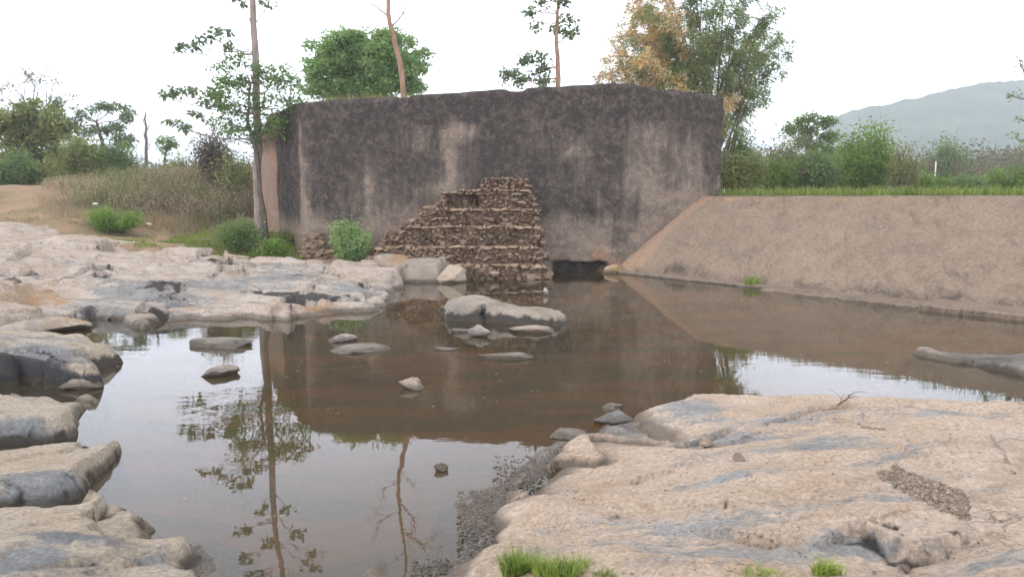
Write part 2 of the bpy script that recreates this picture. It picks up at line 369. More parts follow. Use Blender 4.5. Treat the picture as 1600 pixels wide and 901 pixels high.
def W(pts):
    return np.array([onz(p[0], p[1], p[2] if len(p) > 2 else 0.0) for p in pts])
shelf_out = np.concatenate([W([(-60, 548), (60, 530), (110, 508), (150, 495), (195, 503), (215, 508), (245, 500), (300, 498), (400, 497), (450, 500), (530, 492), (590, 490), (612, 486), (637, 466), (634, 458, .05)]),
    np.array([(-2.7, 17.6, 0), (-2.9, 18.8, 0), (-3.9, 20.3, 0), (-6.2, 20.3, 0), (-8.5, 20.4, 0), (-9.6, 20.6, 0), (-11.5, 21.6, 0), (-16, 23, 0), (-22, 21, 0), (-20, 14, 0), (-12, 11.8, 0)])])
def landz(x, y):
    x = np.atleast_1d(np.asarray(x, float)); y = np.atleast_1d(np.asarray(y, float))
    z = shep(x, y, LAND)
    z = z + .10 * fbm(xyz(x * .6, y * .6), 4) * sm(0, 12, y)
    z = z - .75 * sm(.3, .9, sdf(x, y, shelf_out))
    d = sdf(x, y, POOL); m = sm(-.35, .25, d)
    bed = -.22 - .25 * sm(0, 3, d) + .05 * pn(xyz(x, y, 3.3))
    z = z * (1 - m) + bed * m
    # ground behind the weir
    q = (np.stack([x, y], 1) - T0) @ WN
    z = np.where((q > WW * .9) & (x > T0[0]), np.maximum(z * 0 + 2.16 + .05 * fbm(xyz(x * .5, y * .5, 9), 3) + .012 * np.clip(y - 20, 0, 80) * 0, 2.1), z)
    z = np.where((q > -.15) & (q <= WW * .9) & (x > T0[0] - .2) & (y < 26), -.6, z)
    # earth fill behind the abutment
    yw = np.interp(x, wall_pl[:, 0], wall_pl[:, 1])
    top = 4.75 + .10 * pn(xyz(x * .5, y * .5, 5)) + .04 * (x + 6)
    side = np.clip(wall_pl[0, 0] + 1.6 - x, 0, 99) * 3.0 + np.clip(x - (WR[0] - 1.6), 0, 99) * 2.6 + np.clip(y - 31, 0, 99) * .25
    fz = top - side
    inx = (y > yw + .72) & (x > wall_pl[0, 0] - 4) & (x < WR[0] + 2) & ~((x < wall_pl[0, 0] + .3) & (y < 27.9)) & ~((x > WR[0] - .25) & (y < 23.4))
    z = np.where(inx, np.maximum(z, fz), z)
    return z
def gz(x, y): return float(landz(x, y)[0])

# ------------------------------------------------------------------ ground (one sheet to the horizon)
def axis(lo, hi, fine_lo, fine_hi, step, growth=1.16):
    a = list(np.arange(fine_lo, fine_hi + 1e-6, step)); s = step
    while a[-1] < hi: s *= growth; a.append(a[-1] + s)
    s = step; b = []
    v = fine_lo
    while v > lo: s *= growth; v -= s; b.append(v)
    return np.array(b[::-1] + a)
gx = axis(-1500, 1500, -17, 17, .16); gy = axis(-60, 2400, -3, 34, .16)
GX, GY = np.meshgrid(gx, gy); Z = landz(GX.ravel(), GY.ravel())
ny, nx = GX.shape; ii = (np.arange(ny - 1)[:, None] * nx + np.arange(nx - 1)[None, :]).ravel()
mk('ground', np.stack([GX.ravel(), GY.ravel(), Z], 1), np.stack([ii, ii + 1, ii + nx + 1, ii + nx], 1), M_ground)['kind'] = 'structure'
# water sheet
wv = np.array([(-11, -12, 0), (28, -12, 0), (28, 22.1, 0), (-11, 22.1, 0)], float)
mk('water', wv, np.array([[0, 1, 2, 3]]), M_water)['kind'] = 'structure'

# ------------------------------------------------------------------ hill
def hill():
    x = np.linspace(60, 1350, 190); y = np.linspace(520, 1500, 120); X, Y = np.meshgrid(x, y); X = X.ravel(); Y = Y.ravel()
    # ridge line seen from the pool: profile of angles
    az = X / Y * F + 800
    prof = np.interp(az, [1190, 1260, 1300, 1350, 1400, 1460, 1520, 1600, 1750, 1950, 2300], [-20, 70, 118, 132, 146, 160, 170, 178, 183, 170, 60]) / F * 890
    fall = sm(520, 880, Y) * (1 - sm(1000, 1480, Y))
    Zh = prof * fall + 6 * fbm(xyz(X / 90, Y / 90), 5) * fall * 1.3 + 3.0 * fbm(xyz(X / 14, Y / 14, 2), 3) * fall - 6 * (1 - fall) + 1.2
    m, nt = newmat('hill_forest'); iso = posvec(nt); n = noise(nt, iso, .03, 8, .7); n2 = noise(nt, iso, .12, 6, .7)
    c = mixc(nt, rampv(nt, n, .38, .62), (.07, .13, .07), (.19, .24, .13)); c = mixc(nt, rampv(nt, n2, .4, .7, 0, .6), c, (.05, .06, .03))
    principled(nt, c, 1, bumpn(nt, n2, 14, 1), .1)
    i = (np.arange(119)[:, None] * 190 + np.arange(189)[None, :]).ravel()
    mk('hill', np.stack([X, Y, Zh], 1), np.stack([i, i + 1, i + 191, i + 190], 1), m)['kind'] = 'structure'
hill()

# ------------------------------------------------------------------ abutment wall
def blobs1(u, z, L):
    s = np.zeros_like(u)
    for (a, b, ra, rb, k) in L: s += k * np.exp(-((u - a) / ra) ** 2 - ((z - b) / rb) ** 2)
    return s
def abutment():
    pl = wall_pl; seg = np.linalg.norm(np.diff(pl, axis=0), axis=1); cum = np.concatenate([[0], np.cumsum(seg)])
    U = np.arange(0, cum[-1], .05); px = np.interp(U, cum, pl[:, 0]); py = np.interp(U, cum, pl[:, 1])
    k = np.ones(5) / 5
    for _ in range(1):
        px[2:-2] = np.convolve(px, k, 'valid'); py[2:-2] = np.convolve(py, k, 'valid')
    tx = np.gradient(px); ty = np.gradient(py); l = np.hypot(tx, ty); nx_, ny_ = ty / l, -tx / l     # outward = towards the pool
    top = np.interp(U, cum, [4.55, 4.9, 4.93, 5.49, 5.2]) + .045 * fbm(xyz(U * .8, U * 0, 4), 5) - .06 * sm(.3, .5, fbm(xyz(U * .9, U * 0, 14), 5))
    top += np.where(U < cum[1], -(cum[1] - U) * .12, 0)
    NZ = 105; zz = np.linspace(0, 1, NZ)
    UU = np.repeat(U, NZ); zf = np.tile(zz, len(U)); TZ = np.repeat(top, NZ); Zv = -.7 + (TZ + .7) * zf
    off = .03 * fbm(xyz(UU * 1.2, Zv * 1.2), 5) + .018 * fbm(xyz(UU * 5, Zv * 3, 6), 3) - .05 * sm(.985, 1.0, zf)
    lift = (TZ - Zv) / .78 + .03 * pn(xyz(UU * .6, Zv * 0, 12)); off += -.022 * np.exp(-((lift - np.round(lift)) / .022) ** 2) * (lift > .5) * sm(-.1, .3, pn(xyz(UU * .4, lift.round() * 3, 2)) + .1) + .008 * (lift < 1)
    uc = UU - cum[2]                                       # 0 at the left corner
    # spalled render low down (paler, recessed patch) and the undercut slot by the weir
    sp = sm(.0, .35, fbm(xyz(UU * .55, Zv * .8, 8), 4) + .55 - .42 * Zv)
    off -= .05 * sp * (uc > .3)
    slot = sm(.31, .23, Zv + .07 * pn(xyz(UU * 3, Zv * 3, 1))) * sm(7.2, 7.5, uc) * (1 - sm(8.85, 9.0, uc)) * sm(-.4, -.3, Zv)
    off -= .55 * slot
    X = np.repeat(px, NZ) + np.repeat(nx_, NZ) * off; Y = np.repeat(py, NZ) + np.repeat(ny_, NZ) * off
    # stain field, with the shade of the slot painted in
    st = .0 + .78 * sm(1.0, 2.0, Zv + .5 * pn(xyz(UU * .7, Zv * 0, 2))) + .35 * sm(1.2, .1, TZ - Zv)
    st += blobs1(uc, Zv, [(4.3, 3.2, .22, .9, -.75), (4.0, 2.3, .35, .5, -.35), (7.9, 3.5, .5, .28, -.5), (4.6, 4.1, .5, .25, -.45), (1.9, 2.6, .15, .9, -.4), (2.6, 1.7, 1.2, .5, -.25), (-.15, 1.5, .22, 2.2, -.9), (-.25, 4, .1, .8, -.6),
                          (8.6, .7, .5, .5, -.4), (9.35, .8, .35, .7, .75), (10.2, 2.6, .5, 1.4, -.55), (9.6, 2.9, .3, .7, -.35), (11.4, 3.2, .5, .9, -.4), (12.2, 3.9, .4, 1.6, .25), (10.8, 4.7, 2.2, .5, .15), (7.0, 2.9, .8, .9, .25), (5.6, 3.5, .6, 1.2, .2), (-1.6, 3, 1, 2, .35), (1, 4.0, .8, 1.3, .2),
                          (11.2, 2.2, .8, .4, -.35), (11.9, 1.9, 1.0, .9, -.4), (1.5, .8, 1.5, .5, -.2)])
    st += .12 * np.exp(-((lift - 1.03) / .08) ** 2); st += 1.3 * slot  # last term paints the shade inside the slot as extra darkness
    st -= .07 * sm(9.0, 9.6, uc) * sm(.3, 1.0, TZ - Zv); st += .10 * np.exp(-((uc - 9.1) / .35) ** 2) * (uc < 9.3)
    st += np.where(uc < -2.6, -1.0 * sm(4.0, 3.4, Zv), 0)
    # white-grey lime crusts
    ru = blobs1(uc, Zv, [(8.7, .5, .7, .3, .8), (9.25, .1, .4, .25, .8), (-.1, .9, .3, .9, .45), (2.6, 1.3, 1.2, .5, .2), (11.5, 2.0, .8, .4, .5), (10.4, 1.2, .5, .5, .4)]) + np.where(uc < -2.6, .6, 0)
    ru = ru * (1 - slot); V = np.stack([X, Y, Zv], 1); n = len(U); att = {'stain': st, 'rust': ru}
    i = (np.arange(n - 1)[:, None] * NZ + np.arange(NZ - 1)[None, :]).ravel()
    F1 = np.stack([i, i + NZ, i + NZ + 1, i + 1], 1)
    # top and back
    base = len(V); T = .95
    bx = px - nx_ * T; by = py - ny_ * T
    for q in (0.0, 1.0):
        V = np.concatenate([V, np.stack([bx, by, top * (1 - q) + q * -.7 + (1 - q) * (-.02)], 1)])
        for kk, vv in (('stain', .9), ('rust', 0.)): att[kk] = np.concatenate([att[kk], np.full(n, vv)])
    a = np.arange(n - 1); tt = a * NZ + NZ - 1
    F2 = np.concatenate([np.stack([tt, tt + NZ, base + a + 1, base + a], 1), np.stack([base + a, base + a + 1, base + n + a + 1, base + n + a], 1)])
    caps = [np.array([list(range(0, NZ)) + [base, base + n]]), np.array([list(range((n - 1) * NZ, n * NZ))[::-1] + [base + 2 * n - 1, base + n - 1]])]
    o = mk('abutment_wall', V, [F1, F2] + caps, M_wall, attrs=att)
    tag(o, 'tall massive weir abutment wall, black with stains above and tan near the water', 'wall')
abutment()

# ------------------------------------------------------------------ weir
def weir():
    L = 34.0; nu = 380; nv = 46
    u = np.concatenate([np.linspace(-1.6, 12, 300), np.linspace(12.1, L, 80)]); v = np.linspace(-.12, 1, nv)
    UU, VV = np.meshgrid(u, v, indexing='ij'); UU = UU.ravel(); VV = VV.ravel()
    q = VV * WW; z = .06 + VV * (CREST - .06); z = np.where(VV < 0, .06 + VV * 3, z)
    nb = fbm(xyz(UU * .7, q * .7, 3), 5) * .022 + .007 * fbm(xyz(UU * 4, q * 4, 5), 3)
    z = z + nb; z -= .05 * sm(.94, 1.0, VV)
    P = T0 + UU[:, None] * WD + q[:, None] * WN
    V = np.concatenate([P, z[:, None]], 1)
    rust = .75 * sm(.8, .1, UU - (q * .0)) + .3 * sm(.8, 1, VV) * sm(5, 1, UU)
    # the edge against the abutment
    yw = np.interp(P[:, 0], wall_pl[:, 0], wall_pl[:, 1]); rust = np.maximum(rust, .9 * sm(.7, .15, yw - P[:, 1]))
    st = .55 * sm(.16, .02, VV) + .35 * sm(.9, 1, VV) * sm(2, 5, UU) + blobs1(UU, VV, [(1.8, .12, 1.0, .07, .5), (3.0, .9, 1.2, .12, .35), (8.5, .15, 1.5, .1, .4)])
    i = (np.arange(len(u) - 1)[:, None] * nv + np.arange(nv - 1)[None, :]).ravel()
    F1 = np.stack([i, i + nv, i + nv + 1, i + 1], 1)
    n = len(u); base = len(V); att = {'stain': st, 'rust': rust}
    for (qq, zz) in ((WW + .55, CREST - .03), (WW + .6, -.8), (-.12 * WW, -.8)):
        Pq = T0 + u[:, None] * WD + qq * WN; V = np.concatenate([V, np.concatenate([Pq, np.full((n, 1), zz)], 1)])
        for k in att: att[k] = np.concatenate([att[k], np.full(n, .2)])
    a = np.arange(n - 1); tt = a * nv + nv - 1; b0 = a * nv
    Fs = [F1, np.stack([tt, tt + nv, base + a + 1, base + a], 1), np.stack([base + a, base + a + 1, base + n + a + 1, base + n + a], 1),
          np.stack([base + n + a, base + n + a + 1, base + 2 * n + a + 1, base + 2 * n + a], 1), np.stack([base + 2 * n + a, base + 2 * n + a + 1, b0 + nv, b0], 1)]
    o = thing('weir', 'long sloping tan mortar weir face running from the dark wall to the right edge', 'weir')
    mk('sloping_face', V, Fs, M_weir, o, attrs=att)
    # toe ledges: a thin one along the whole toe and a wider apron further right
    def ledge(u0, u1, q0, q1, z1, name, ph):
        uu = np.arange(u0, u1, .06); qs = np.array([q0, q0, q0 + .03, (q0 + q1) / 2, q1]); zs = np.array([-.6, z1 - .03, z1, z1 + .015, z1 + .03])
        e = .09 * fbm(xyz(uu * 1.3, uu * 0, ph), 4) + .03 * pn(xyz(uu * 9, uu * 0, ph)); dz = .012 * fbm(xyz(uu * 2, uu * 0, ph + 4), 3)
        V = []
        for k in range(len(uu)):
            for j in range(5):
                qq = qs[j] + (e[k] if j < 3 else 0); p = T0 + uu[k] * WD + qq * WN; V.append((p[0], p[1], zs[j] + (dz[k] if j else 0)))
        i = (np.arange(len(uu) - 1)[:, None] * 5 + np.arange(4)[None, :]).ravel(); Fq = [np.stack([i, i + 5, i + 6, i + 1], 1)]
        Fq.append(np.array([[4, 3, 2, 1, 0]])); m = (len(uu) - 1) * 5; Fq.append(np.array([[m, m + 1, m + 2, m + 3, m + 4]]))
        s = np.tile([1.2, .9, .35, .3, .5], len(uu)) if z1 < .07 else np.tile([.7, .6, .1, .0, .1], len(uu))
        mk(name, V, Fq, M_weir, o, smooth=False, attrs={'stain': s, 'rust': np.zeros(len(V))})
    ledge(-.2, 30, -.34, .12, .055, 'toe_ledge', 1.1)
    ledge(4.6, 30, -.62, -.05, .030, 'toe_ledge', 6.1)
    ledge(8.3, 30, -.85, .2, .11, 'apron_slab', 9.1)
weir()

# ------------------------------------------------------------------ rocks as height fields on their real footprint
def W(pts):
    """pixel control points (px, py, z) -> world"""
    return np.array([onz(p[0], p[1], p[2] if len(p) > 2 else 0.0) for p in pts])
def wblob(x, y, L):
    s = np.zeros_like(x)
    for b in L:
        px, py, rx, ry, k = b[:5]; z = b[5] if len(b) > 5 else .35; an = R(b[6]) if len(b) > 6 else 0
        c = onz(px, py, z); ax = rx / F * c[1]; ay = ry * c[1] ** 2 / (F * (H - z))
        dx = x - c[0]; dy = y - c[1]; u = dx * math.cos(an) + dy * math.sin(an); v = -dx * math.sin(an) + dy * math.cos(an)
        s += k * np.exp(-(u / ax) ** 2 - (v / ay) ** 2)
    return s
def facet(x, y, cell, seed, warp=.35):
    wx = x / cell + warp * fbm(xyz(x / cell * .9, y / cell * .9, seed), 4); wy = y / cell + warp * fbm(xyz(x / cell * .9, y / cell * .9, seed + 31), 4)
    ix = np.floor(wx).astype(int); iy = np.floor(wy).astype(int); b1 = np.full(x.shape, 9.); b2 = b1.copy(); val = np.zeros_like(x); sd_ = int(seed * 13) & 255
    for dx in (-1, 0, 1):
        for dy in (-1, 0, 1):
            h = _p[_p[(ix + dx + sd_) & 255] + ((iy + dy) & 255)]; g = _g[h]; g2 = _g[_p[h]]
            ax = wx - (ix + dx + .5 + .45 * g[:, 0]); ay = wy - (iy + dy + .5 + .45 * g[:, 1]); d = np.hypot(ax, ay); n = d < b1
            b2 = np.where(n, b1, np.minimum(b2, d)); b1 = np.where(n, d, b1); val = np.where(n, g2[:, 2] * .8 + g2[:, 0] * ax + g2[:, 1] * ay, val)
    return val, b2 - b1
def ledges(x, y, L):
    dz = np.zeros_like(x); face = np.zeros_like(x)
    for (pts, depth, fall) in L:
        P = W(pts)[:, :2]; best = np.full(x.shape, 1e9); side = np.zeros_like(x); par = np.zeros_like(x); n = len(P) - 1
        for i in range(n):
            a, b = P[i], P[i + 1]; e = b - a; wx = x - a[0]; wy = y - a[1]; t = np.clip((wx * e[0] + wy * e[1]) / (e @ e), 0, 1)
            d = np.hypot(wx - e[0] * t, wy - e[1] * t); m = d < best; best = np.where(m, d, best)
            side = np.where(m, e[0] * wy - e[1] * wx, side); par = np.where(m, (i + t) / n, par)
        near = side < 0; k = np.sin(np.clip(par, 0, 1) * math.pi) ** .6
        kk = depth * k
        dz -= np.where(near, kk * np.exp(-best / fall), 0) - np.where(near, 0, kk * .25 * np.exp(-best / (fall * .4)))
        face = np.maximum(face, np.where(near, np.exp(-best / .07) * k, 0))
    return dz, face
def rock(name, label, outline, ctrl, mat, res=.05, zb=-.3, wd=.25, pw=.5, amp=.04, fr=1.3, over=0.0, seed=0, cat='rock', group=None, ang=20, off=.05, wob=.08,
         led=(), grey=(), ochre=(), dark=(), terr=0.0, kind=None, stretch=3.0, fade=0.0, undark=0.0, fac=(), sharp=False):
    O = W(outline) if not isinstance(outline, np.ndarray) else outline
    Cc = W(ctrl) if not isinstance(ctrl, np.ndarray) else ctrl
    x0, y0 = O[:, :2].min(0) - .3; x1, y1 = O[:, :2].max(0) + .3
    xs = np.arange(x0, x1, res); ys = np.arange(y0, y1, res); X, Y = np.meshgrid(xs, ys); X = X.ravel(); Y = Y.ravel()
    d = sdf(X, Y, O) + off + wob * fbm(xyz(X * 1.6, Y * 1.6, seed), 4)
    zt = shep(X, Y, [tuple(c) for c in Cc], 2.6)
    ca, sa = math.cos(R(ang)), math.sin(R(ang)); U = X * ca + Y * sa; Vv = -X * sa + Y * ca
    nz = fbm(xyz(U * fr / stretch, Vv * fr, seed + 1.7), 5)
    rz = 1 - np.abs(pn(xyz(U * fr * 1.3 / stretch, Vv * fr * 1.3, seed + 4.1))) * 2
    zz = zt + amp * nz * 1.2 + amp * .35 * rz + amp * .12 * fbm(xyz(X * 9, Y * 9, seed), 3)
    if terr:
        qv = (zz + .5 * amp * fbm(xyz(U * 1.1 / stretch, Vv * 1.1, seed + 9), 4)) / terr; fq = np.floor(qv); r_ = qv - fq
        zz = zz * .45 + .55 * (fq + sm(.55, .95, r_)) * terr
    crev = np.zeros_like(X)
    for (cell, ampf, cr) in fac:
        fv, fe = facet(U / (stretch * .6), Vv, cell, seed + cell * 3); zz = zz + ampf * fv - cr * np.exp(-fe / .05); crev = np.maximum(crev, np.exp(-fe / .035) * (cr > 0))
        d = d + ampf * fv * 1.6
    dz, face = ledges(X, Y, led) if led else (0, 0); zz = zz + dz
    wdl = wd * (1 + .6 * pn(xyz(X * .9, Y * .9, seed + 6)))
    S = np.clip(d / wdl, 0, 1); Sp = np.sqrt(np.clip(S, 0, 1)) if sharp else (1 - (1 - S) ** 2) ** pw
    Zr = zb + (zz - zb) * Sp
    Zr = np.where(d < 0, zb + d * 1.5, Zr)
    keep = d > -max(.12, 1.6 * res)
    PX, PY = X.copy(), Y.copy()
    if over:
        D = d.reshape(len(ys), len(xs)); gy_, gx_ = np.gradient(D, res); gx_ = gx_.ravel(); gy_ = gy_.ravel(); gl = np.hypot(gx_, gy_) + 1e-6
        t = sm(.15, .75, Sp) * np.exp(-np.clip(d, 0, 9) / (wd * 2.2)); k = over * t * np.clip(zz / .5, .3, 1.5)
        PX -= gx_ / gl * k; PY -= gy_ / gl * k
    idx = -np.ones(len(X), int); idx[keep] = np.arange(keep.sum())
    nx = len(xs); i = (np.arange(len(ys) - 1)[:, None] * nx + np.arange(nx - 1)[None, :]).ravel()
    Fq = np.stack([idx[i], idx[i + 1], idx[i + nx + 1], idx[i + nx]], 1); Fq = Fq[(Fq >= 0).all(1)]
    att = {'grey': wblob(X, Y, grey), 'ochre': wblob(X, Y, ochre), 'dark': wblob(X, Y, dark) + (face * .45 if led else 0) + crev * .55 + undark * sm(.98, .5, Sp) * (d > 0)}  # dark: grey rock tone plus painted shade of undercut faces, ledges and crevices
    o = mk(name, np.stack([PX, PY, Zr], 1)[keep], Fq, mat, attrs={k: v[keep] for k, v in att.items()})
    if kind: o['kind'] = kind
    return tag(o, label, cat, group)

# the big foreground slab the photographer stands on
slab_out = np.concatenate([W([(600, 905), (690, 887), (765, 866), (790, 838), (768, 812), (805, 768), (855, 735), (903, 706), (940, 682), (975, 662), (1005, 646), (1038, 634), (1075, 626), (1130, 628), (1190, 630), (1260, 638), (1330, 648), (1450, 653), (1600, 656)]),
    np.array([(7.5, 6.6, 0), (10, 5, 0), (10, -3, 0), (-.5, -3, 0), (-.3, 1.5, 0), (-.55, 3.2, 0), (-.8, 4.1, 0)])])
slab_ctrl = np.concatenate([W([(820, 860, .12), (900, 800, .20), (860, 770, .13), (930, 715, .08), (1000, 720, .17), (1010, 675, .08), (1100, 650, .14), (1190, 640, .15), (1190, 670, .22), (1330, 640, .25), (1330, 700, .36), (1500, 640, .29), (1600, 650, .32), (1500, 720, .46), (1600, 780, .52), (1200, 780, .42), (1350, 780, .50), (1000, 860, .34), (1200, 890, .42), (1400, 890, .44), (1590, 890, .55), (700, 895, .06)]),
    np.array([(0, 2, .3), (3, 1, .5), (7, 3, .6), (2, -2, .5), (7, -2, .6)])])
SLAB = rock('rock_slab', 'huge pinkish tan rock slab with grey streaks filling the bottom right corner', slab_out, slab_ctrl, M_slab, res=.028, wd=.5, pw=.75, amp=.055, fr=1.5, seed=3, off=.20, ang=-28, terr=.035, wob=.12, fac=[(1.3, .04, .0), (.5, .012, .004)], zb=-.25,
     led=[([(1270, 842, .45), (1310, 822, .45), (1345, 806, .48), (1375, 822, .48), (1420, 842, .48), (1500, 832, .48), (1530, 820, .5)], .085, .25),
          ([(1395, 868, .45), (1430, 850, .45), (1480, 842, .45), (1490, 838, .45)], .035, .2),
          ([(1030, 665, .28), (1070, 656, .3), (1120, 648, .3), (1150, 640, .3)], .07, .18),
          ([(1060, 676, .28), (1110, 668, .3), (1160, 662, .3), (1180, 655, .3)], .06, .10),
          ([(1190, 640, .3), (1230, 634, .3), (1300, 630, .3), (1345, 618, .3)], .08, .15),
          ([(1330, 676, .38), (1400, 670, .4), (1440, 672, .4)], .035, .08),
          ([(1380, 715, .42), (1450, 711, .42), (1520, 716, .42)], .04, .10),
          ([(1080, 800, .4), (1180, 830, .4), (1270, 842, .4)], .05, .3),
          ([(1300, 760, .45), (1400, 815, .47), (1520, 825, .5), (1600, 850, .5)], .02, .3),
          ([(870, 745, .2), (980, 720, .3), (1100, 700, .3)], .03, .2),
          ([(930, 790, .25), (1050, 770, .33), (1200, 800, .4)], .03, .25)],
     grey=[(1000, 850, 160, 30, .5, .35, -15), (1400, 780, 160, 14, .35, .45), (1250, 720, 160, 10, .4, .4, 15), (1085, 625, 55, 12, 1.0, .2), (965, 658, 40, 12, 1.0, .15), (1130, 655, 60, 12, .8, .3), (1250, 640, 70, 9, .6, .3), (1480, 640, 120, 14, .55, .35), (1120, 740, 130, 14, .55, .35, 20), (1300, 690, 110, 13, .5, .4), (1040, 810, 170, 22, .55, .33, -20), (1200, 850, 200, 24, .75, .42), (1340, 830, 60, 18, .7, .45), (1540, 860, 90, 40, .5, .5), (880, 750, 50, 15, .4, .2), (1380, 720, 130, 8, .5, .4), (760, 800, 30, 30, .2, .1)],
     ochre=[(1170, 670, 50, 9, .55, .3), (1480, 700, 60, 12, .4, .4), (1590, 700, 30, 30, .4, .4), (1010, 690, 100, 12, .25, .3)],
     dark=[(1338, 826, 32, 8, .7, .46), (1440, 852, 36, 4, .45, .45), (1500, 822, 35, 5, .35, .5)])  # shadow under the ledge lips, painted into the rock colour
from mathutils.bvhtree import BVHTree
def bvh(o): return BVHTree.FromPolygons([v.co[:] for v in o.data.vertices], [p.vertices[:] for p in o.data.polygons])
SLAB_T = bvh(SLAB)
def hit(px, py, default=.3):
    d = Vector(ray(px, py)).normalized(); h = SLAB_T.ray_cast(Vector((0, 0, H)), d)
    return float(h[0].z) if h[0] is not None else (default if default is not None else -.3)
# gravel margins
def gravel(name, label, outline, ctrl, mat, res=.02, seed=0, amp=.012, zb=-.07, wd=.22):
    return rock(name, label, outline, ctrl, mat, res=res, zb=zb, wd=wd, pw=1, amp=amp, fr=5, seed=seed, cat='gravel', kind='stuff', stretch=1, wob=.07)
gravel('gravel', 'grey gravel margin between the water and the tan slab', [(600, 901), (650, 885), (700, 868), (712, 840), (720, 815), (708, 785), (730, 762), (775, 752), (800, 735), (830, 705), (870, 690), (905, 690), (860, 740), (810, 785), (800, 830), (800, 860), (700, 905)],
       [(720, 870, .03), (740, 790, .028), (800, 750, .03), (860, 705, .03), (640, 898, .02)], M_gravel, seed=2)
gravel('gravel', 'grey gravel spit just under the water in front of the tan boulder', [(250, 845), (330, 838), (365, 850), (385, 880), (380, 930), (250, 930), (240, 880)], [(300, 870, .006), (340, 890, .008)], M_gravel, seed=5, amp=.006)
def hollow_gravel():
    O = [(1365, 735), (1400, 727), (1450, 745), (1500, 762), (1520, 785), (1515, 812), (1470, 800), (1420, 775), (1385, 755)]
    mb = MB(); r = np.random.default_rng(77); n = 0; OP = np.array(O, float)
    P = r.uniform([1365, 725], [1522, 814], (5200, 2)); P = P[sdf(P[:, 0], P[:, 1], OP) + 6 * fbm(xyz(P[:, 0] / 20, P[:, 1] / 20), 3) > 2]
    for px, py in P:
        z = hit(px, py, .45); c = onz(px, py, z); q = r.uniform(.004, .011)
        V, Fa = OCT; mb.add(V * (q * 1.3, q, q * .8) * r.uniform(.7, 1.2, (6, 3)) + c + (0, 0, q * .2), Fa, r.uniform(0, 1))
    tag(mb.build('gravel', M_gravel2, smooth=False), 'brown gravel lying in a hollow of the tan slab', 'gravel', kind='stuff')

OCT = (np.array([(1, 0, 0), (-1, 0, 0), (0, 1, 0), (0, -1, 0), (0, 0, 1), (0, 0, -1)], float), np.array([(0, 2, 4), (2, 1, 4), (1, 3, 4), (3, 0, 4), (2, 0, 5), (1, 2, 5), (3, 1, 5), (0, 3, 5)]))
hollow_gravel()
def grit():
    r = np.random.default_rng(123); mb = MB()
    for _ in range(900):
        px = r.uniform(760, 1599); py = r.uniform(625, 899); z = hit(px, py, None) if True else 0
        if fbm(np.array([[px / 90, py / 40, 2.]]), 3)[0] < .05: continue
        c = onz(px, py, z); q = r.uniform(.003, .009) * (1.6 if r.random() < .06 else 1)
        V, Fa = OCT; mb.add(V * (q * 1.4, q, q * .6) * r.uniform(.6, 1.3, (6, 3)) + c + (0, 0, q * .2), Fa, r.uniform(0, 1))
    tag(mb.build('grit', M_gravel2, smooth=False), 'fine brown grit and chips scattered over the tan slab', 'grit', kind='stuff')
grit()

# left shelf
shelf_ctrl = np.concatenate([W([(60, 485, .14), (150, 480, .16), (230, 480, .15), (300, 482, .15), (400, 482, .13), (500, 478, .14), (590, 476, .12), (620, 464, .08), (560, 450, .34), (500, 440, .42), (400, 440, .42), (300, 440, .42), (200, 440, .45), (100, 440, .5), (0, 450, .55)]),
    np.array([(-3.5, 18.6, .30), (-4.3, 19.6, .42), (-4.4, 17.9, .42), (-6, 18.8, .48), (-8, 19.4, .64), (-10, 20.2, .82), (-12, 20, 1.0), (-14.5, 21, 1.45), (-17, 20, 1.5), (-14, 18, 1.05), (-18, 15, 1.0)])])
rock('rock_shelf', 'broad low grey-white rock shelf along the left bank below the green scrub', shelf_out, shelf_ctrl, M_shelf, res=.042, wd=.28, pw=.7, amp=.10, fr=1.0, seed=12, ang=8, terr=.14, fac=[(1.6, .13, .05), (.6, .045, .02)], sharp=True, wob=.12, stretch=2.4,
     led=[([(285, 405, .7), (310, 393, .75), (345, 390, .75), (385, 404, .7), (410, 412, .6)], .16, .5), ([(100, 398, .9), (135, 400, .8), (165, 398, .8), (215, 412, .7)], .16, .4),
          ([(200, 470, .25), (280, 466, .25), (330, 468, .25)], .10, .3), ([(380, 470, .25), (460, 462, .25), (520, 468, .25), (590, 470, .2)], .12, .3), ([(10, 440, .5), (80, 430, .55), (160, 432, .5), (240, 440, .4)], .10, .4),
          ([(440, 425, .5), (500, 432, .45), (560, 436, .4), (605, 452, .3)], .12, .3), ([(500, 475, .2), (560, 472, .2), (600, 482, .1)], .08, .2), ([(190, 503, .1), (225, 480, .15), (255, 500, .1)], .1, .3)],
     grey=[(330, 430, 120, 18, .45, .5), (200, 455, 100, 12, .4, .4), (560, 448, 50, 16, .6, .3), (450, 430, 70, 14, .4, .4), (60, 430, 80, 20, .2, .5)],
     ochre=[(300, 478, 80, 8, .55, .2), (500, 478, 110, 9, .7, .15), (80, 470, 60, 14, .5, .3), (150, 440, 60, 8, .3, .4), (30, 460, 60, 20, .45, .4)],
     dark=[(430, 452, 60, 4, .7, .35), (250, 450, 50, 4, .6, .4), (120, 425, 40, 4, .6, .6), (500, 462, 40, 3, .6, .25), (470, 420, 40, 4, .5, .5), (335, 397, 40, 5, .7, .75), (222, 496, 22, 9, 1.1, .1), (150, 402, 20, 5, .7, .8), (0, 435, 12, 12, .9, .5), (545, 440, 40, 5, .35, .4), (140, 490, 20, 4, .8, .1)])
rock('boulder', 'small dark grey pointed rock standing in the water below the left shelf', [(190, 500), (205, 510), (225, 517), (238, 508), (250, 500), (238, 490), (205, 488)], [(222, 498, .13), (210, 500, .1)], M_grey, res=.03, wd=.15, amp=.03, seed=91, dark=[(222, 500, 30, 12, .6, .1)])

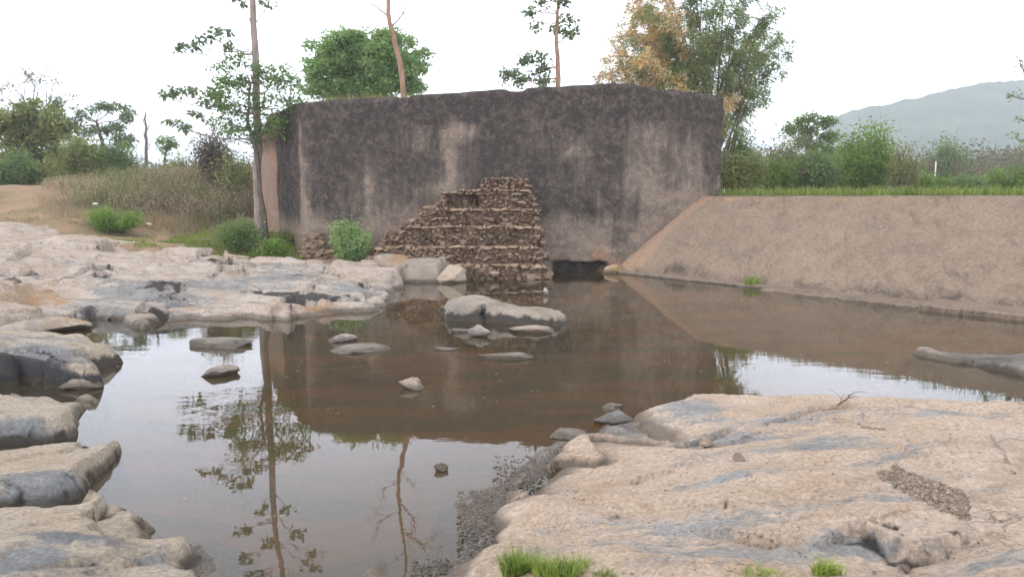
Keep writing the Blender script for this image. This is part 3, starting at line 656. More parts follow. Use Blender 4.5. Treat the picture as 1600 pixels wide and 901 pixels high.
# stacked boulders at the left edge
def farpts(l): return np.array(l, float)
rock('boulder', 'flat-topped boulder with a dark undercut face, farthest of the left edge stack', np.concatenate([W([(-120, 606), (0, 602), (60, 600), (110, 604), (150, 606), (160, 588), (150, 575)]), farpts([(-5.2, 9.7, 0), (-5.9, 10.05, 0), (-6.8, 10.2, 0), (-9, 10.2, 0)])]),
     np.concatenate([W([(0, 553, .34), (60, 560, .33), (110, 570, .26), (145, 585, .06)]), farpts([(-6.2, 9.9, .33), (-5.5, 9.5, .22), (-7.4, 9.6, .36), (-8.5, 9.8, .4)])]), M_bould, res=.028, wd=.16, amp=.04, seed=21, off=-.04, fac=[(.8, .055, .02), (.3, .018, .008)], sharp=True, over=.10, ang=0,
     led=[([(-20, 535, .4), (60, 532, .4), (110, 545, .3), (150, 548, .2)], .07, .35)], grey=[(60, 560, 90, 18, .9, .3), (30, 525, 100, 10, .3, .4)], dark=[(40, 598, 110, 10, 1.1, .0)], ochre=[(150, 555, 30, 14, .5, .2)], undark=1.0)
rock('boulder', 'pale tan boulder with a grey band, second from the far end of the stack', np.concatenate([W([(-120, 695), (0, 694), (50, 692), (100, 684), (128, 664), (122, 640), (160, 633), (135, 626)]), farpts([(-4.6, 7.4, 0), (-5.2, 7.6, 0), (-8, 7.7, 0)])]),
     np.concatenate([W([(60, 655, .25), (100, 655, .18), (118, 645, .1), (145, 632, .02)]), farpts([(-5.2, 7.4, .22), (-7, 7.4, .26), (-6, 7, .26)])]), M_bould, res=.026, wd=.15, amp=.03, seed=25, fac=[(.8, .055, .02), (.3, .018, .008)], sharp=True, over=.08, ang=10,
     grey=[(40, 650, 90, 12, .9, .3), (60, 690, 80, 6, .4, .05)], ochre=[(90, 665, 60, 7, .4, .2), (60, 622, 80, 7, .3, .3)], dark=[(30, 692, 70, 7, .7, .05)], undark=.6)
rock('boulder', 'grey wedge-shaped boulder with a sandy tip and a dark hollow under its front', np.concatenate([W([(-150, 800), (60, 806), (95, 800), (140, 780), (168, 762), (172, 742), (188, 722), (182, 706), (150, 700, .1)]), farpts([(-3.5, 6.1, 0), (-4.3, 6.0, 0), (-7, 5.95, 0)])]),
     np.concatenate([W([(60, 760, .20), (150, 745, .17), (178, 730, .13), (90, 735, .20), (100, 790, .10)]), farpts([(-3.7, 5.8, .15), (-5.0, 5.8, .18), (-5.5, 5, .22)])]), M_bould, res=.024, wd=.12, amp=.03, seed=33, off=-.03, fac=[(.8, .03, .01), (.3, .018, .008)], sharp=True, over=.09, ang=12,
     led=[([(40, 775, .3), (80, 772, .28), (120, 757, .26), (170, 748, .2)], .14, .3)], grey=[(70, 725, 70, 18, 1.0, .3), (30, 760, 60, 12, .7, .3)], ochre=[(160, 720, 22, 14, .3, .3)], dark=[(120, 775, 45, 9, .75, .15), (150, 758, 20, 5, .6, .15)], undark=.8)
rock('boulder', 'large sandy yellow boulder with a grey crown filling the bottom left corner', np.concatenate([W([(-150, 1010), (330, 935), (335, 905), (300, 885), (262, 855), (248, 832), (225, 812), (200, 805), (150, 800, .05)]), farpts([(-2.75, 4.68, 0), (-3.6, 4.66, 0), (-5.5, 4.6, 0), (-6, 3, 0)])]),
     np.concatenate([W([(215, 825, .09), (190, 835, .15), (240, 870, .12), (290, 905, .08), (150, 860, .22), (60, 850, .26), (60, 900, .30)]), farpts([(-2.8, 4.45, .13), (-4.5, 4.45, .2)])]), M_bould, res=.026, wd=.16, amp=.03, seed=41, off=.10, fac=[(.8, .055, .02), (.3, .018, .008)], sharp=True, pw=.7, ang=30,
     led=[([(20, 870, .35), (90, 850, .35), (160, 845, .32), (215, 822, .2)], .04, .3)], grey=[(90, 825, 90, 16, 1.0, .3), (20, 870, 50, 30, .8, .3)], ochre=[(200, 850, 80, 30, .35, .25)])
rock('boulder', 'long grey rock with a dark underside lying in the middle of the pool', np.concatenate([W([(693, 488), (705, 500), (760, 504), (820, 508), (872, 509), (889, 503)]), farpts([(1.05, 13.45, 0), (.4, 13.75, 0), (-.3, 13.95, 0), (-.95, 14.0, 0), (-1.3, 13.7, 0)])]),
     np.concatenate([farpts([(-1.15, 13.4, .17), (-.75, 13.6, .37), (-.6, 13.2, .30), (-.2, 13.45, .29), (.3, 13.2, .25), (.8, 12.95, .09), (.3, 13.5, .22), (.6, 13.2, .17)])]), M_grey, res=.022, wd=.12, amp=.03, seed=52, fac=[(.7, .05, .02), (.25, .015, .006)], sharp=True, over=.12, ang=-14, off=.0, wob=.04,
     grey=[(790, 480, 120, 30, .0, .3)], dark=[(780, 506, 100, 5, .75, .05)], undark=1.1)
rock('boulder', 'low dark flat rock at the right edge between the weir and the tan slab', np.concatenate([W([(1432, 553), (1470, 562), (1530, 575), (1600, 590), (1750, 600)]), farpts([(9.5, 9.3, 0), (6.8, 10.0, 0), (5.8, 10.35, 0)])]),
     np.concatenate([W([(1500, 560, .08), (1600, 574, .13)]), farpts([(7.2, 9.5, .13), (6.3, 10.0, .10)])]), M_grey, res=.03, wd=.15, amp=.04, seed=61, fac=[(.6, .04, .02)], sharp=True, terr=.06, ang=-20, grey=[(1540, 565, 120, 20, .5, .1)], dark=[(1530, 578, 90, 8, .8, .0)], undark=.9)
rock('boulder', 'wide pale rock with an orange stain at the foot of the rubble ruin', np.concatenate([W([(565, 425), (600, 440), (650, 442), (690, 441), (700, 432)]), farpts([(-1.9, 21, 0), (-4.4, 21, 0)])]),
     np.concatenate([W([(600, 425, .35), (680, 430, .3)]), farpts([(-3.4, 20.3, .62), (-2.3, 20.2, .5), (-4, 20.4, .5)])]), M_grey, res=.035, wd=.18, amp=.06, seed=66, fac=[(.7, .08, .03)], sharp=True, over=.05, off=.02, ochre=[(625, 418, 25, 8, .8, .3)], dark=[(655, 432, 30, 6, .5, .2)])

# small stones: noisy spheres
def ico(sub=3):
    import bmesh
    bm = bmesh.new(); bmesh.ops.create_icosphere(bm, subdivisions=sub, radius=1)
    V = np.array([v.co[:] for v in bm.verts]); Fa = np.array([[v.index for v in f.verts] for f in bm.faces]); bm.free(); return V, Fa
ICO2, ICO3, ICO4 = ico(2), ico(3), ico(5)
def stoneV(I, s, seed, rough=.25, boxy=.0):
    V, Fa = I; Vn = V.copy()
    if boxy: Vn = np.sign(Vn) * np.abs(Vn) ** (1 - boxy); Vn /= np.abs(Vn).max(1)[:, None] ** .35 * .9 + .1
    k = 1 + rough * fbm(V * .9 + seed, 4) ; Vn = Vn * k[:, None]
    cut = rough * .9                                  # a few chopped planes
    r2 = np.random.default_rng(int(seed * 97) & 0xffff)
    for _ in range(11):
        n_ = r2.normal(size=3); n_ /= np.linalg.norm(n_); h = Vn @ n_ - r2.uniform(.52, .86); Vn -= np.clip(h, 0, 9)[:, None] * n_
    return Vn * np.asarray(s), Fa
def stone(px, py, wpx, hpx, label, mat=M_grey, deep=.8, seed=1.0, z0=0.0, rot=0, sink=.35, cat='stone', group=None, name='stone', rough=.42, att=None, tilt=0):
    c = onz(px, py, z0); D = c[1]; w_ = wpx / F * D / 2; h_ = hpx / F * D
    V, Fa = stoneV(ICO4, (w_, w_ * deep, h_ / (2 - 2 * sink)), seed, rough); V = V * (1 + .05 * fbm(V / w_ * 3.5 + seed, 4))[:, None]; V *= w_ / (np.abs(V[:, 0]).max())
    if tilt: a = R(tilt); V = V @ np.array([[math.cos(a), 0, math.sin(a)], [0, 1, 0], [-math.sin(a), 0, math.cos(a)]])
    a = R(rot); V = V @ np.array([[math.cos(a), math.sin(a), 0], [-math.sin(a), math.cos(a), 0], [0, 0, 1]])
    V = V + np.array([c[0], c[1] + w_ * deep * .6, z0 + V[:, 2].max() * (1 - 2 * sink) * 1.0])
    o = mk(name, V, Fa, mat, attrs=dict({'grey': np.full(len(V), .25), 'ochre': np.zeros(len(V)), 'dark': np.zeros(len(V))}, **{k: np.full(len(V), v) for k, v in (att or {}).items()}))
    return tag(o, label, cat, group)
stone(742, 433, 84, 50, 'smooth pale cream boulder leaning at the foot of the rubble ruin', M_bould, seed=2.2, sink=.12, rough=.16, cat='boulder', name='boulder', att={'grey': .05})
stone(708, 442, 56, 24, 'low pale rock at the water between the cream boulder and the orange-stained rock', M_bould, seed=5.1, sink=.25, att={'grey': -.1})
stone(560, 549, 104, 10, 'long flat pale stone barely breaking the water, left of the pool centre', M_shelf, deep=.5, seed=7.7, sink=.42)
stone(532, 534, 50, 12, 'knobbly pale stone right behind the long flat stone left of the pool centre', M_shelf, seed=9.4, sink=.35)
stone(695, 548, 50, 8, 'thin flat stone breaking the water in front of the long grey rock', M_shelf, deep=.5, seed=12.4, sink=.42)
stone(788, 562, 94, 13, 'dark-sided flat stone in the water, nearest below the long grey rock', M_grey, deep=.45, seed=14.1, sink=.35)
stone(750, 526, 42, 18, 'craggy pale stone just in front of the long grey rock', M_shelf, deep=.6, seed=15.9, sink=.3, rough=.5)
stone(832, 520, 78, 11, 'pinkish flat stone in front of the right end of the long grey rock', M_shelf, deep=.5, seed=17.3, sink=.4, att={'grey': -.3})
stone(715, 519, 40, 6, 'sliver of pale stone under the left end of the long grey rock', M_shelf, deep=.5, seed=18.8, sink=.42)
stone(642, 608, 44, 26, 'pale notched stone alone in the brown water left of centre', M_shelf, seed=21.6, sink=.3, rough=.5, att={'grey': -.2})
stone(687, 737, 28, 15, 'small dark stone alone in the bright sky reflection', M_grey, seed=23.2, sink=.3, att={'dark': .5})
stone(340, 587, 60, 11, 'low brown stone in the water right of the boulder stack', M_grey, deep=.7, seed=24.9, sink=.35)
stone(330, 542, 125, 17, 'wide olive-topped stone in the water just off the left shelf', M_grey, deep=.5, seed=26.3, sink=.35, att={'ochre': .4})
stone(885, 686, 78, 16, 'flat grey stone tongue at the left tip of the tan slab', M_shelf, deep=.6, seed=28.2, sink=.38)
stone(958, 640, 34, 10, 'small pale flat stone in the water above the left tip of the slab', M_shelf, deep=.6, seed=31.4, sink=.38)
stone(970, 664, 92, 22, 'rounded grey stone at the water on the upper left rim of the tan slab', M_shelf, deep=.9, seed=33.0, sink=.35, att={'grey': .6})
stone(1105, 700, 24, 20, 'small red-brown stone resting on the tan slab, larger and farther of two', M_bould, seed=35.2, z0=hit(1105, 700), sink=.12, att={'ochre': .7, 'dark': .2})
stone(1155, 720, 22, 13, 'small dark brown stone resting on the tan slab, smaller and nearer of two', M_grey, seed=36.2, z0=hit(1155, 718), sink=.15, att={'dark': .4})
stone(853, 461, 10, 12, 'tiny pale stone sticking out of the water behind the long grey rock', M_shelf, seed=38.1, sink=.2)
stone(10, 448, 40, 22, 'dark block of rock at the left edge on top of the rock shelf', M_grey, seed=39.9, z0=.52, sink=.2, att={'dark': .6})
stone(60, 520, 130, 30, 'low ochre rock between the far boulder and the left shelf', M_bould, deep=.6, seed=41.3, sink=.3, att={'ochre': .6})
stone(125, 610, 70, 20, 'small dark wet stone at the foot of the far boulder', M_grey, deep=.7, seed=43.3, sink=.35, att={'dark': .4})

# loose pebbles scattered over slab, gravel and shore
def pebbles(name, label, regions, mat, seed):
    r = np.random.default_rng(seed); mb = MB()
    for (x0, x1, y0, y1, z, n, s0, s1) in regions:
        for _ in range(n):
            c = onz(r.uniform(x0, x1), r.uniform(y0, y1), z); s = r.uniform(s0, s1)
            V, Fa = stoneV(ICO2, (s, s * r.uniform(.6, 1), s * r.uniform(.4, .7)), r.uniform(0, 90), .3)
            mb.add(V + c + (0, 0, s * .1), Fa)
    o = mb.build(name, mat); tag(o, label, 'pebbles', kind='stuff')
pebbles('pebbles', 'loose pebbles strewn over the grey gravel margin', [(640, 700, 872, 890, .03, 90, .004, .013), (715, 775, 765, 860, .05, 420, .004, .016), (770, 850, 712, 765, .05, 300, .004, .016)], M_grey, 4)


# ------------------------------------------------------------------ rubble ruin
def ruin():
    root = thing('masonry_ruin', 'stepped heap of broken brown rubble masonry leaning against the dark wall', 'ruin', (0, 0, 0))
    Y0 = 20.9
    zc = np.arange(-.05, 2.72, .078)
    prof_l = [(-.1, 578), (.8, 582), (.86, 594), (1.22, 602), (1.28, 630), (1.55, 640), (1.6, 650), (1.92, 660), (1.98, 682), (2.34, 690), (2.4, 748), (2.75, 756)]
    prof_r = [(-.1, 853), (.6, 850), (.7, 843), (1.3, 846), (1.35, 836), (1.9, 838), (2.2, 830), (2.5, 826), (2.7, 822)]
    mb = MB(); core = MB(); r = np.random.default_rng(3); A = []
    for z in zc:
        step = .32 * math.floor((z + .12) / .5) + .04 * z
        yf = Y0 - .85 + step + .03 * r.normal(); yf = min(yf, 21.55)
        pl = np.interp(z, [p[0] for p in prof_l], [p[1] for p in prof_l]); pr = np.interp(z, [p[0] for p in prof_r], [p[1] for p in prof_r])
        for layer in range(3):
            y = yf + layer * .28
            if y > 21.95: break
            if layer == 0 and ((z + .12) % .5) > .40: y -= .07
            xl = (pl - 800) / F * y; xr = (pr - 800) / F * y; x = xl + r.uniform(0, .1)
            cap = layer == 0 and ((z + .12) % .5) > .40
            while x < xr:
                wd_ = r.uniform(.045, .11) if r.random() < .6 else r.uniform(.11, .24); ht = r.uniform(.03, .052) + .10 * wd_ * r.random()
                if cap and r.random() < .5: wd_ = min(r.uniform(.16, .42), max(.08, xr - x)); ht = .042
                xp = x / yf * F + 800
                if 1.84 < z < 2.28 and 694 < xp < 748 and layer < 2: x += wd_; continue
                if layer == 0 and r.random() < .06: x += wd_; continue
                V, Fa = stoneV(ICO3 if layer == 0 else ICO2, (wd_ * .56, r.uniform(.12, .22), ht), r.uniform(0, 99), .25, .6)
                a = r.normal() * (.04 if cap else .12); V = V @ np.array([[math.cos(a), 0, math.sin(a)], [0, 1, 0], [-math.sin(a), 0, math.cos(a)]])
                a = r.normal() * (.08 if cap else .3); V = V @ np.array([[math.cos(a), math.sin(a), 0], [-math.sin(a), math.cos(a), 0], [0, 0, 1]])
                mb.add(V + (x + wd_ / 2, y + r.normal() * (.012 if cap else .04) + .25 * pn(np.array([[x * 1.5, z * 1.5, 7.]]))[0], z + r.normal() * (.006 if cap else .02) + .10 * pn(np.array([[x * .9, 5.5, 2.]]))[0] * (z > .1)), Fa, r.uniform(.6, 1) if cap else r.uniform(0, 1)); x += wd_
        # mortar core
        xl = (pl - 800) / F * yf + .12; xr = (pr - 800) / F * yf - .08
        xs = np.linspace(xl, xr, 60); V = []; yb = yf
        for xx in xs:
            yf = yb + (.34 if (1.84 < z < 2.30 and xx / yb * F + 800 < 748) else 0)
            j = .05 * r.normal() + .25 * pn(np.array([[xx * 1.5, z * 1.5, 7.]]))[0]; V += [(xx, yf - .02 + j, z - .06), (xx, yf - .02 + j, z + .06), (xx, 22.0, z + .06), (xx, 22.0, z - .06)]
        q = []
        for i in range(59):
            for k in range(4): q.append([i * 4 + k, (i + 1) * 4 + k, (i + 1) * 4 + (k + 1) % 4, i * 4 + (k + 1) % 4])
        q += [[3, 2, 1, 0], [236, 237, 238, 239]]
        core.add(V, np.array(q))
    # fallen pieces at the foot
    for _ in range(70):
        px = r.uniform(585, 860); y = 20.2 - abs(r.normal()) * .25 + (px > 780) * .2; s = r.uniform(.05, .17)
        V, Fa = stoneV(ICO3, (s * 1.4, s, s * .8), r.uniform(0, 99), .3, .4); mb.add(V + ((px - 800) / F * y, y, r.uniform(0, .25)), Fa, r.uniform(0, 1))
    o = mb.build('rubble_courses', M_stoneR, root, smooth=False)
    core.build('mortar_core', M_core, root, smooth=False)
def ruinmat():
    m, nt = newmat('ruin_stone'); iso = posvec(nt); n2 = noise(nt, iso, 4, 7, .7); n3 = noise(nt, iso, 30, 6, .7); n1 = noise(nt, iso, .9, 4, .6)
    c = mixc(nt, attr(nt, 'var'), (.20, .13, .085), (.42, .305, .215)); c = mixc(nt, rampv(nt, n1, .5, .62, 0, .6), c, (.36, .265, .19)); c = mixc(nt, rampv(nt, n2, .45, .7, 0, .75), c, (.075, .055, .045))
    c = mixc(nt, rampv(nt, n3, .4, .7, 0, .35), c, (.45, .34, .26))
    principled(nt, c, .95, bumpn(nt, math_(nt, 'ADD', n3, n2), .03, .9), .15); return m
M_stoneR = ruinmat()
m_, nt_ = newmat('ruin_mortar'); principled(nt_, mixc(nt_, rampv(nt_, noise(nt_, posvec(nt_), 6, 6, .7), .35, .65), (.28, .19, .13), (.15, .10, .07)), 1, bumpn(nt_, noise(nt_, posvec(nt_), 14, 6, .7), .05), .1); M_core = m_
ruin()
def stub():
    mb = MB(); r = np.random.default_rng(8)
    for _ in range(70):
        z = r.uniform(.2, 1.15); y = 21.2 + .35 * (z - .2) + r.normal() * .08; px = 491 + r.normal() * (12 - 4 * z); s = r.uniform(.06, .15)
        V, Fa = stoneV(ICO3, (s * 1.3, s, s * .7), r.uniform(0, 99), .3, .5); mb.add(V + ((px - 800) / F * y, y, z), Fa, r.uniform(0, 1))
    o = mb.build('rubble_stub', M_stoneR, smooth=False); tag(o, 'small crumbling reddish masonry stub at the left corner of the dark wall', 'ruin')
stub()
for (px, py, wp, hp, sd) in [(958, 427, 34, 16, 53.)]:
    stone(px, py, wp, hp, {53.: 'orange block of masonry at the corner where wall and weir meet'}[sd], M_bould, deep=.5, seed=sd, sink=.3, att={'ochre': .7, 'grey': -.4})

# ------------------------------------------------------------------ vegetation builders
def grow(mb, p, d, L, r, depth, tips, spread=.6, up=.12, k=3, seg=4):
    p = np.asarray(p, float); d = np.asarray(d, float); d /= np.linalg.norm(d); pts = [p]; rr = [r]
    for i in range(seg):
        d = d + rng.normal(size=3) * .13 + np.array([0, 0, up * .4]); d /= np.linalg.norm(d); pts.append(pts[-1] + d * L / seg); rr.append(r * (1 - .45 * (i + 1) / seg))
    tube(mb, pts, rr, 5 if r > .02 else 3)
    if depth == 0: tips.append((pts[-1], d)); return
    for j in range(k):
        nd_ = d + rng.normal(size=3) * spread + np.array([0, 0, up]); i = rng.integers(seg // 2, seg + 1)
        grow(mb, pts[i], nd_, L * rng.uniform(.55, .8), rr[i] * .65, depth - 1, tips, spread, up, k, seg)
def ball(c, r, n, shell=.35):
    v = rng.normal(size=(n, 3)); v /= np.linalg.norm(v, axis=1)[:, None]; return np.asarray(c) + v * (rng.uniform(0, 1, n) ** shell)[:, None] * np.asarray(r)
def tree(name, label, Y, trunk, clumps, leafm, barkm, lsize=.2, sub=6, per=60, subr=.33, asp=.45, cat='tree', group=None, depthf=1.0, branch=.035, shell=.45, base=None, crownname='crown', attach=None):
    """trunk: [(px,py,radius_m)], clumps: [(px,py,rx_px,ry_px[,dy_m])]"""
    T = np.array([aty(p[0], p[1], Y) for p in trunk]); T[1:-1, 1] += rng.normal(size=max(0, len(T) - 2)) * .15
    if base is None: base = gz(T[0, 0], Y)
    T[0, 2] = base - .15
    org = np.array([T[0, 0], Y, base])
    root = thing(name, label, cat, tuple(org), group)
    mb = MB(); tt = np.linspace(0, 1, len(T)); t2 = np.linspace(0, 1, 14)
    P = np.stack([np.interp(t2, tt, T[:, k]) for k in range(3)], 1); P[1:-1] += rng.normal(size=(12, 3)) * .02 * np.array([1, 1, 0])
    tube(mb, P, np.interp(t2, tt, [p[2] for p in trunk]), 9)
    lf = MB()
    for cdef in clumps:
        px, py, rx, ry = cdef[:4]; C = aty(px, py, Y); ax = rx / F * Y; az = ry / F * Y; C[1] += (cdef[4] if len(cdef) > 4 else rng.uniform(-.6, .6) * ax * depthf)
        lo = P[P[:, 2] < C[2] - .15 * az]; lo = lo if len(lo) else P[:1]
        k = np.argmin(np.linalg.norm(lo - C, axis=1) + .25 * (C[2] - lo[:, 2]) * 0); s = lo[k]
        br = curve(s, C, 7, -.06, .03); tube(mb, br, np.linspace(branch, branch * .45, 7), 5)
        m = max(2, int(sub * (rx * ry) / 900.0)) if sub > 0 else -sub
        cs = ball(C, (ax, ax * depthf, az), m, .5)
        for c in cs:
            q = br[rng.integers(3, 7)]; tube(mb, curve(q, c, 4, .05, .04), np.linspace(branch * .35, branch * .12, 4), 3)
            rr = subr * min(ax, az) * rng.uniform(.7, 1.3) + .12
            v = np.clip(.35 + .5 * (c[2] - C[2]) / (az + .01) + rng.normal() * .2, 0, 1) * .0 + rng.uniform(.15, .85)
            leaves(lf, ball(c, (rr * 1.25, rr * 1.25, rr * .8), int(per * rng.uniform(.6, 1.3)), shell), lsize, asp, .5, v)
    mb.build('trunk', barkm, root, off=org); lf.build(crownname, leafm, root, smooth=False, off=org)
    return root
def cell(cx, cy, rx, ry, n, jx=1.0):
    """n clump centres filling an ellipse in the picture"""
    out = []
    for _ in range(n):
        a = rng.uniform(0, 2 * math.pi); r = math.sqrt(rng.uniform(0, 1)) * .82; out.append((cx + rx * r * math.cos(a), cy + ry * r * math.sin(a)))
    return out
def shrub(name, label, px, py, wpx, hpx, Y, leafm, lsize, n_, group=None, stems=14, barkm=None, base=None, up=1.0, cat='shrub', asp=.45, topy=None):
    """multi-stemmed bush: base at (px), top hpx above"""
    n = int(n_ * 1.8) if Y > 25 else n_
    c = aty(px, py, Y); z0 = gz(c[0], Y) if base is None else base
    w_ = wpx / F * Y / 2; h_ = hpx / F * Y
    if topy is not None: h_ = aty(px, topy, Y)[2] - z0
    org = np.array([c[0], Y, z0]); root = thing(name, label, cat, tuple(org), group); mb = MB(); lf = MB()
    for s in range(stems):
        a = rng.uniform(0, 2 * math.pi); rr = math.sqrt(rng.uniform(0, 1)); zt = h_ * (1 - .45 * rr ** 2) * rng.uniform(.7, 1.05) * up
        tip = org + np.array([math.cos(a) * rr * w_, math.sin(a) * rr * w_ * .8, zt]); st = org + np.array([math.cos(a) * rr * w_ * .3, math.sin(a) * rr * w_ * .25, -.08])
        p = curve(st, tip, 7, .08, .03); tube(mb, p, np.linspace(.022, .005, 7) * max(.6, min(2.5, h_ / 1.2)), 4)
        v = rng.uniform(.1, .9); m = n // stems
        t = rng.uniform(.25, 1.0, m); C = np.stack([np.interp(t, np.linspace(0, 1, 7), p[:, k]) for k in range(3)], 1) + rng.normal(size=(m, 3)) * .13 * (w_ + h_) * .5 * (t * .9 + .25)[:, None]
        C[:, 2] = np.maximum(C[:, 2], z0 + .02)
        leaves(lf, C, lsize, asp, .4, v)
    mb.build('stem', barkm or B_twig, root, off=org); lf.build('foliage', leafm, root, smooth=False, off=org)
    return root
def baretree(name, label, Y, trunk, dirs, barkm, r0=.03, L=1.0, depth=3, k=3, leafm=None, per=0, lsize=.12, cat='tree', group=None, spread=.6, up=.12):
    T = np.array([aty(p[0], p[1], Y) for p in trunk]); b = gz(T[0, 0], Y); T[0, 2] = b - .15; org = np.array([T[0, 0], Y, b])
    root = thing(name, label, cat, tuple(org), group); mb = MB(); tt = np.linspace(0, 1, len(T)); t2 = np.linspace(0, 1, 16)
    P = np.stack([np.interp(t2, tt, T[:, j]) for j in range(3)], 1); P[1:-1] += rng.normal(size=(14, 3)) * .03 * np.array([1, 1, 0]); rad = np.interp(t2, tt, [p[2] for p in trunk]); tube(mb, P, rad, 8)
    tips = []
    for (t, dx, dz, sc_) in dirs:
        p = np.array([np.interp(t, t2, P[:, j]) for j in range(3)]); grow(mb, p, (dx, rng.normal() * .4, dz), L * sc_, r0 * math.sqrt(sc_), depth, tips, spread, up, k)
    mb.build('trunk', barkm, root, off=org)
    if leafm:
        lf = MB()
        for (p, d) in tips: leaves(lf, ball(p, .22, per), lsize, .5, .5, rng.uniform(.2, .8))
        lf.build('crown', leafm, root, smooth=False, off=org)
    return root

# ---- trees behind and beside the wall
# round mango tree
tree('mango_tree', 'dense round dark green tree crown behind the left part of the dark wall', 36, [(575, 250, .28), (572, 190, .24), (570, 120, .16), (570, 90, .1)],
     [(x, y, 26, 20) for x, y in cell(571, 106, 98, 62, 66) + [(575 + 14 * k, 100 + 10 * (k % 3)) for k in range(-3, 5)]] + [(560, 66, 30, 18), (600, 64, 28, 16), (525, 80, 26, 18), (640, 106, 22, 26), (500, 100, 24, 26), (590, 58, 24, 10), (648, 135, 18, 20), (555, 60, 20, 10), (630, 70, 20, 14), (492, 130, 18, 22), (618, 66, 20, 12)], L_mango, B_dark, .21, 11, 100, .34, asp=.4, depthf=1.0, base=3.0)
# tall pale tree by the left end of the wall: sparse sprays of big leaves
tree('sparse_tree', 'tall straight pale trunk left of the wall with sparse sprays of big leaves', 23.2, [(404, 352, .13), (400, 240, .125), (396, 120, .11), (394, 0, .09), (398, -120, .07), (396, -260, .05)],
     [(x, y, 13, 4) for x, y in [(300, 72), (330, 58), (285, 75), (350, 72), (312, 60), (268, 150), (300, 142), (330, 150), (345, 165), (320, 162), (262, 190), (300, 178), (290, 200), (335, 142), (275, 146), (350, 50), (372, 2), (420, 6)]] +
     [(x, y, 15, 6) for x, y in [(340, -30), (380, -60), (430, -40), (455, -70), (360, -120), (330, -140), (420, -130), (450, -160), (370, -190), (400, -240), (430, -220), (395, -290), (360, -250), (450, -100), (340, -85)]], L_blue, B_pale, .17, -4, 12, .6, asp=.6, shell=.7, branch=.018)
# leafy tree with a dark leaning trunk beside it
tree('leafy_tree', 'leaning dark trunk tree with rounded green foliage overlapping the left end of the wall', 22.6, [(415, 352, .075), (407, 290, .07), (400, 230, .065), (385, 190, .05), (392, 130, .03)],
     [(x, y, 17, 12) for x, y in [(360, 130), (350, 150), (375, 140), (400, 110), (420, 120), (440, 130), (455, 125), (390, 155), (365, 172), (350, 110), (380, 95), (425, 150), (410, 175), (385, 195), (370, 205), (445, 158), (430, 185), (415, 205), (460, 165), (395, 215), (350, 190), (375, 118), (345, 128), (440, 112)]] , L_mid, B_dark, .13, 18, 36, .85, asp=.5, shell=.6, branch=.02)
# leafless pinkish tree
baretree('bare_tree', 'thin leafless tree with a crooked reddish trunk in front of the round crown', 27.5, [(634, 175, .10), (630, 120, .10), (618, 70, .09), (608, 30, .075), (608, -40, .06), (616, -140, .045), (606, -220, .03)],
         [(.45, .8, .3, .6), (.5, -.8, .4, .6), (.6, .7, .7, 1), (.65, -.8, .5, 1), (.72, .8, .5, 1), (.78, -.7, .7, .9), (.85, .8, .7, .9), (.9, -.6, .8, .8), (1, .1, 1, .9), (1, -.4, 1, .8)], B_pink, .042, 1.15, 3, 3, spread=.5)
# sparse leafy tree right of centre
tree('small_tree', 'slender tree with loose blue-green leaf clusters behind the middle of the wall', 27.5, [(872, 175, .10), (872, 120, .09), (870, 60, .07), (872, 10, .05), (860, -60, .03)],
     [(x, y, 15, 10) for x, y in [(825, 15), (850, 5), (875, 12), (890, 30), (840, 35), (868, 45), (886, 52), (800, 118), (820, 95), (845, 88), (835, 112), (858, 108), (815, 128), (850, 130), (825, -15), (870, -20), (850, -50), (880, -60), (845, -80), (790, 122)]], L_blue, B_pink, .16, 14, 55, .6, asp=.55, shell=.7, branch=.022)
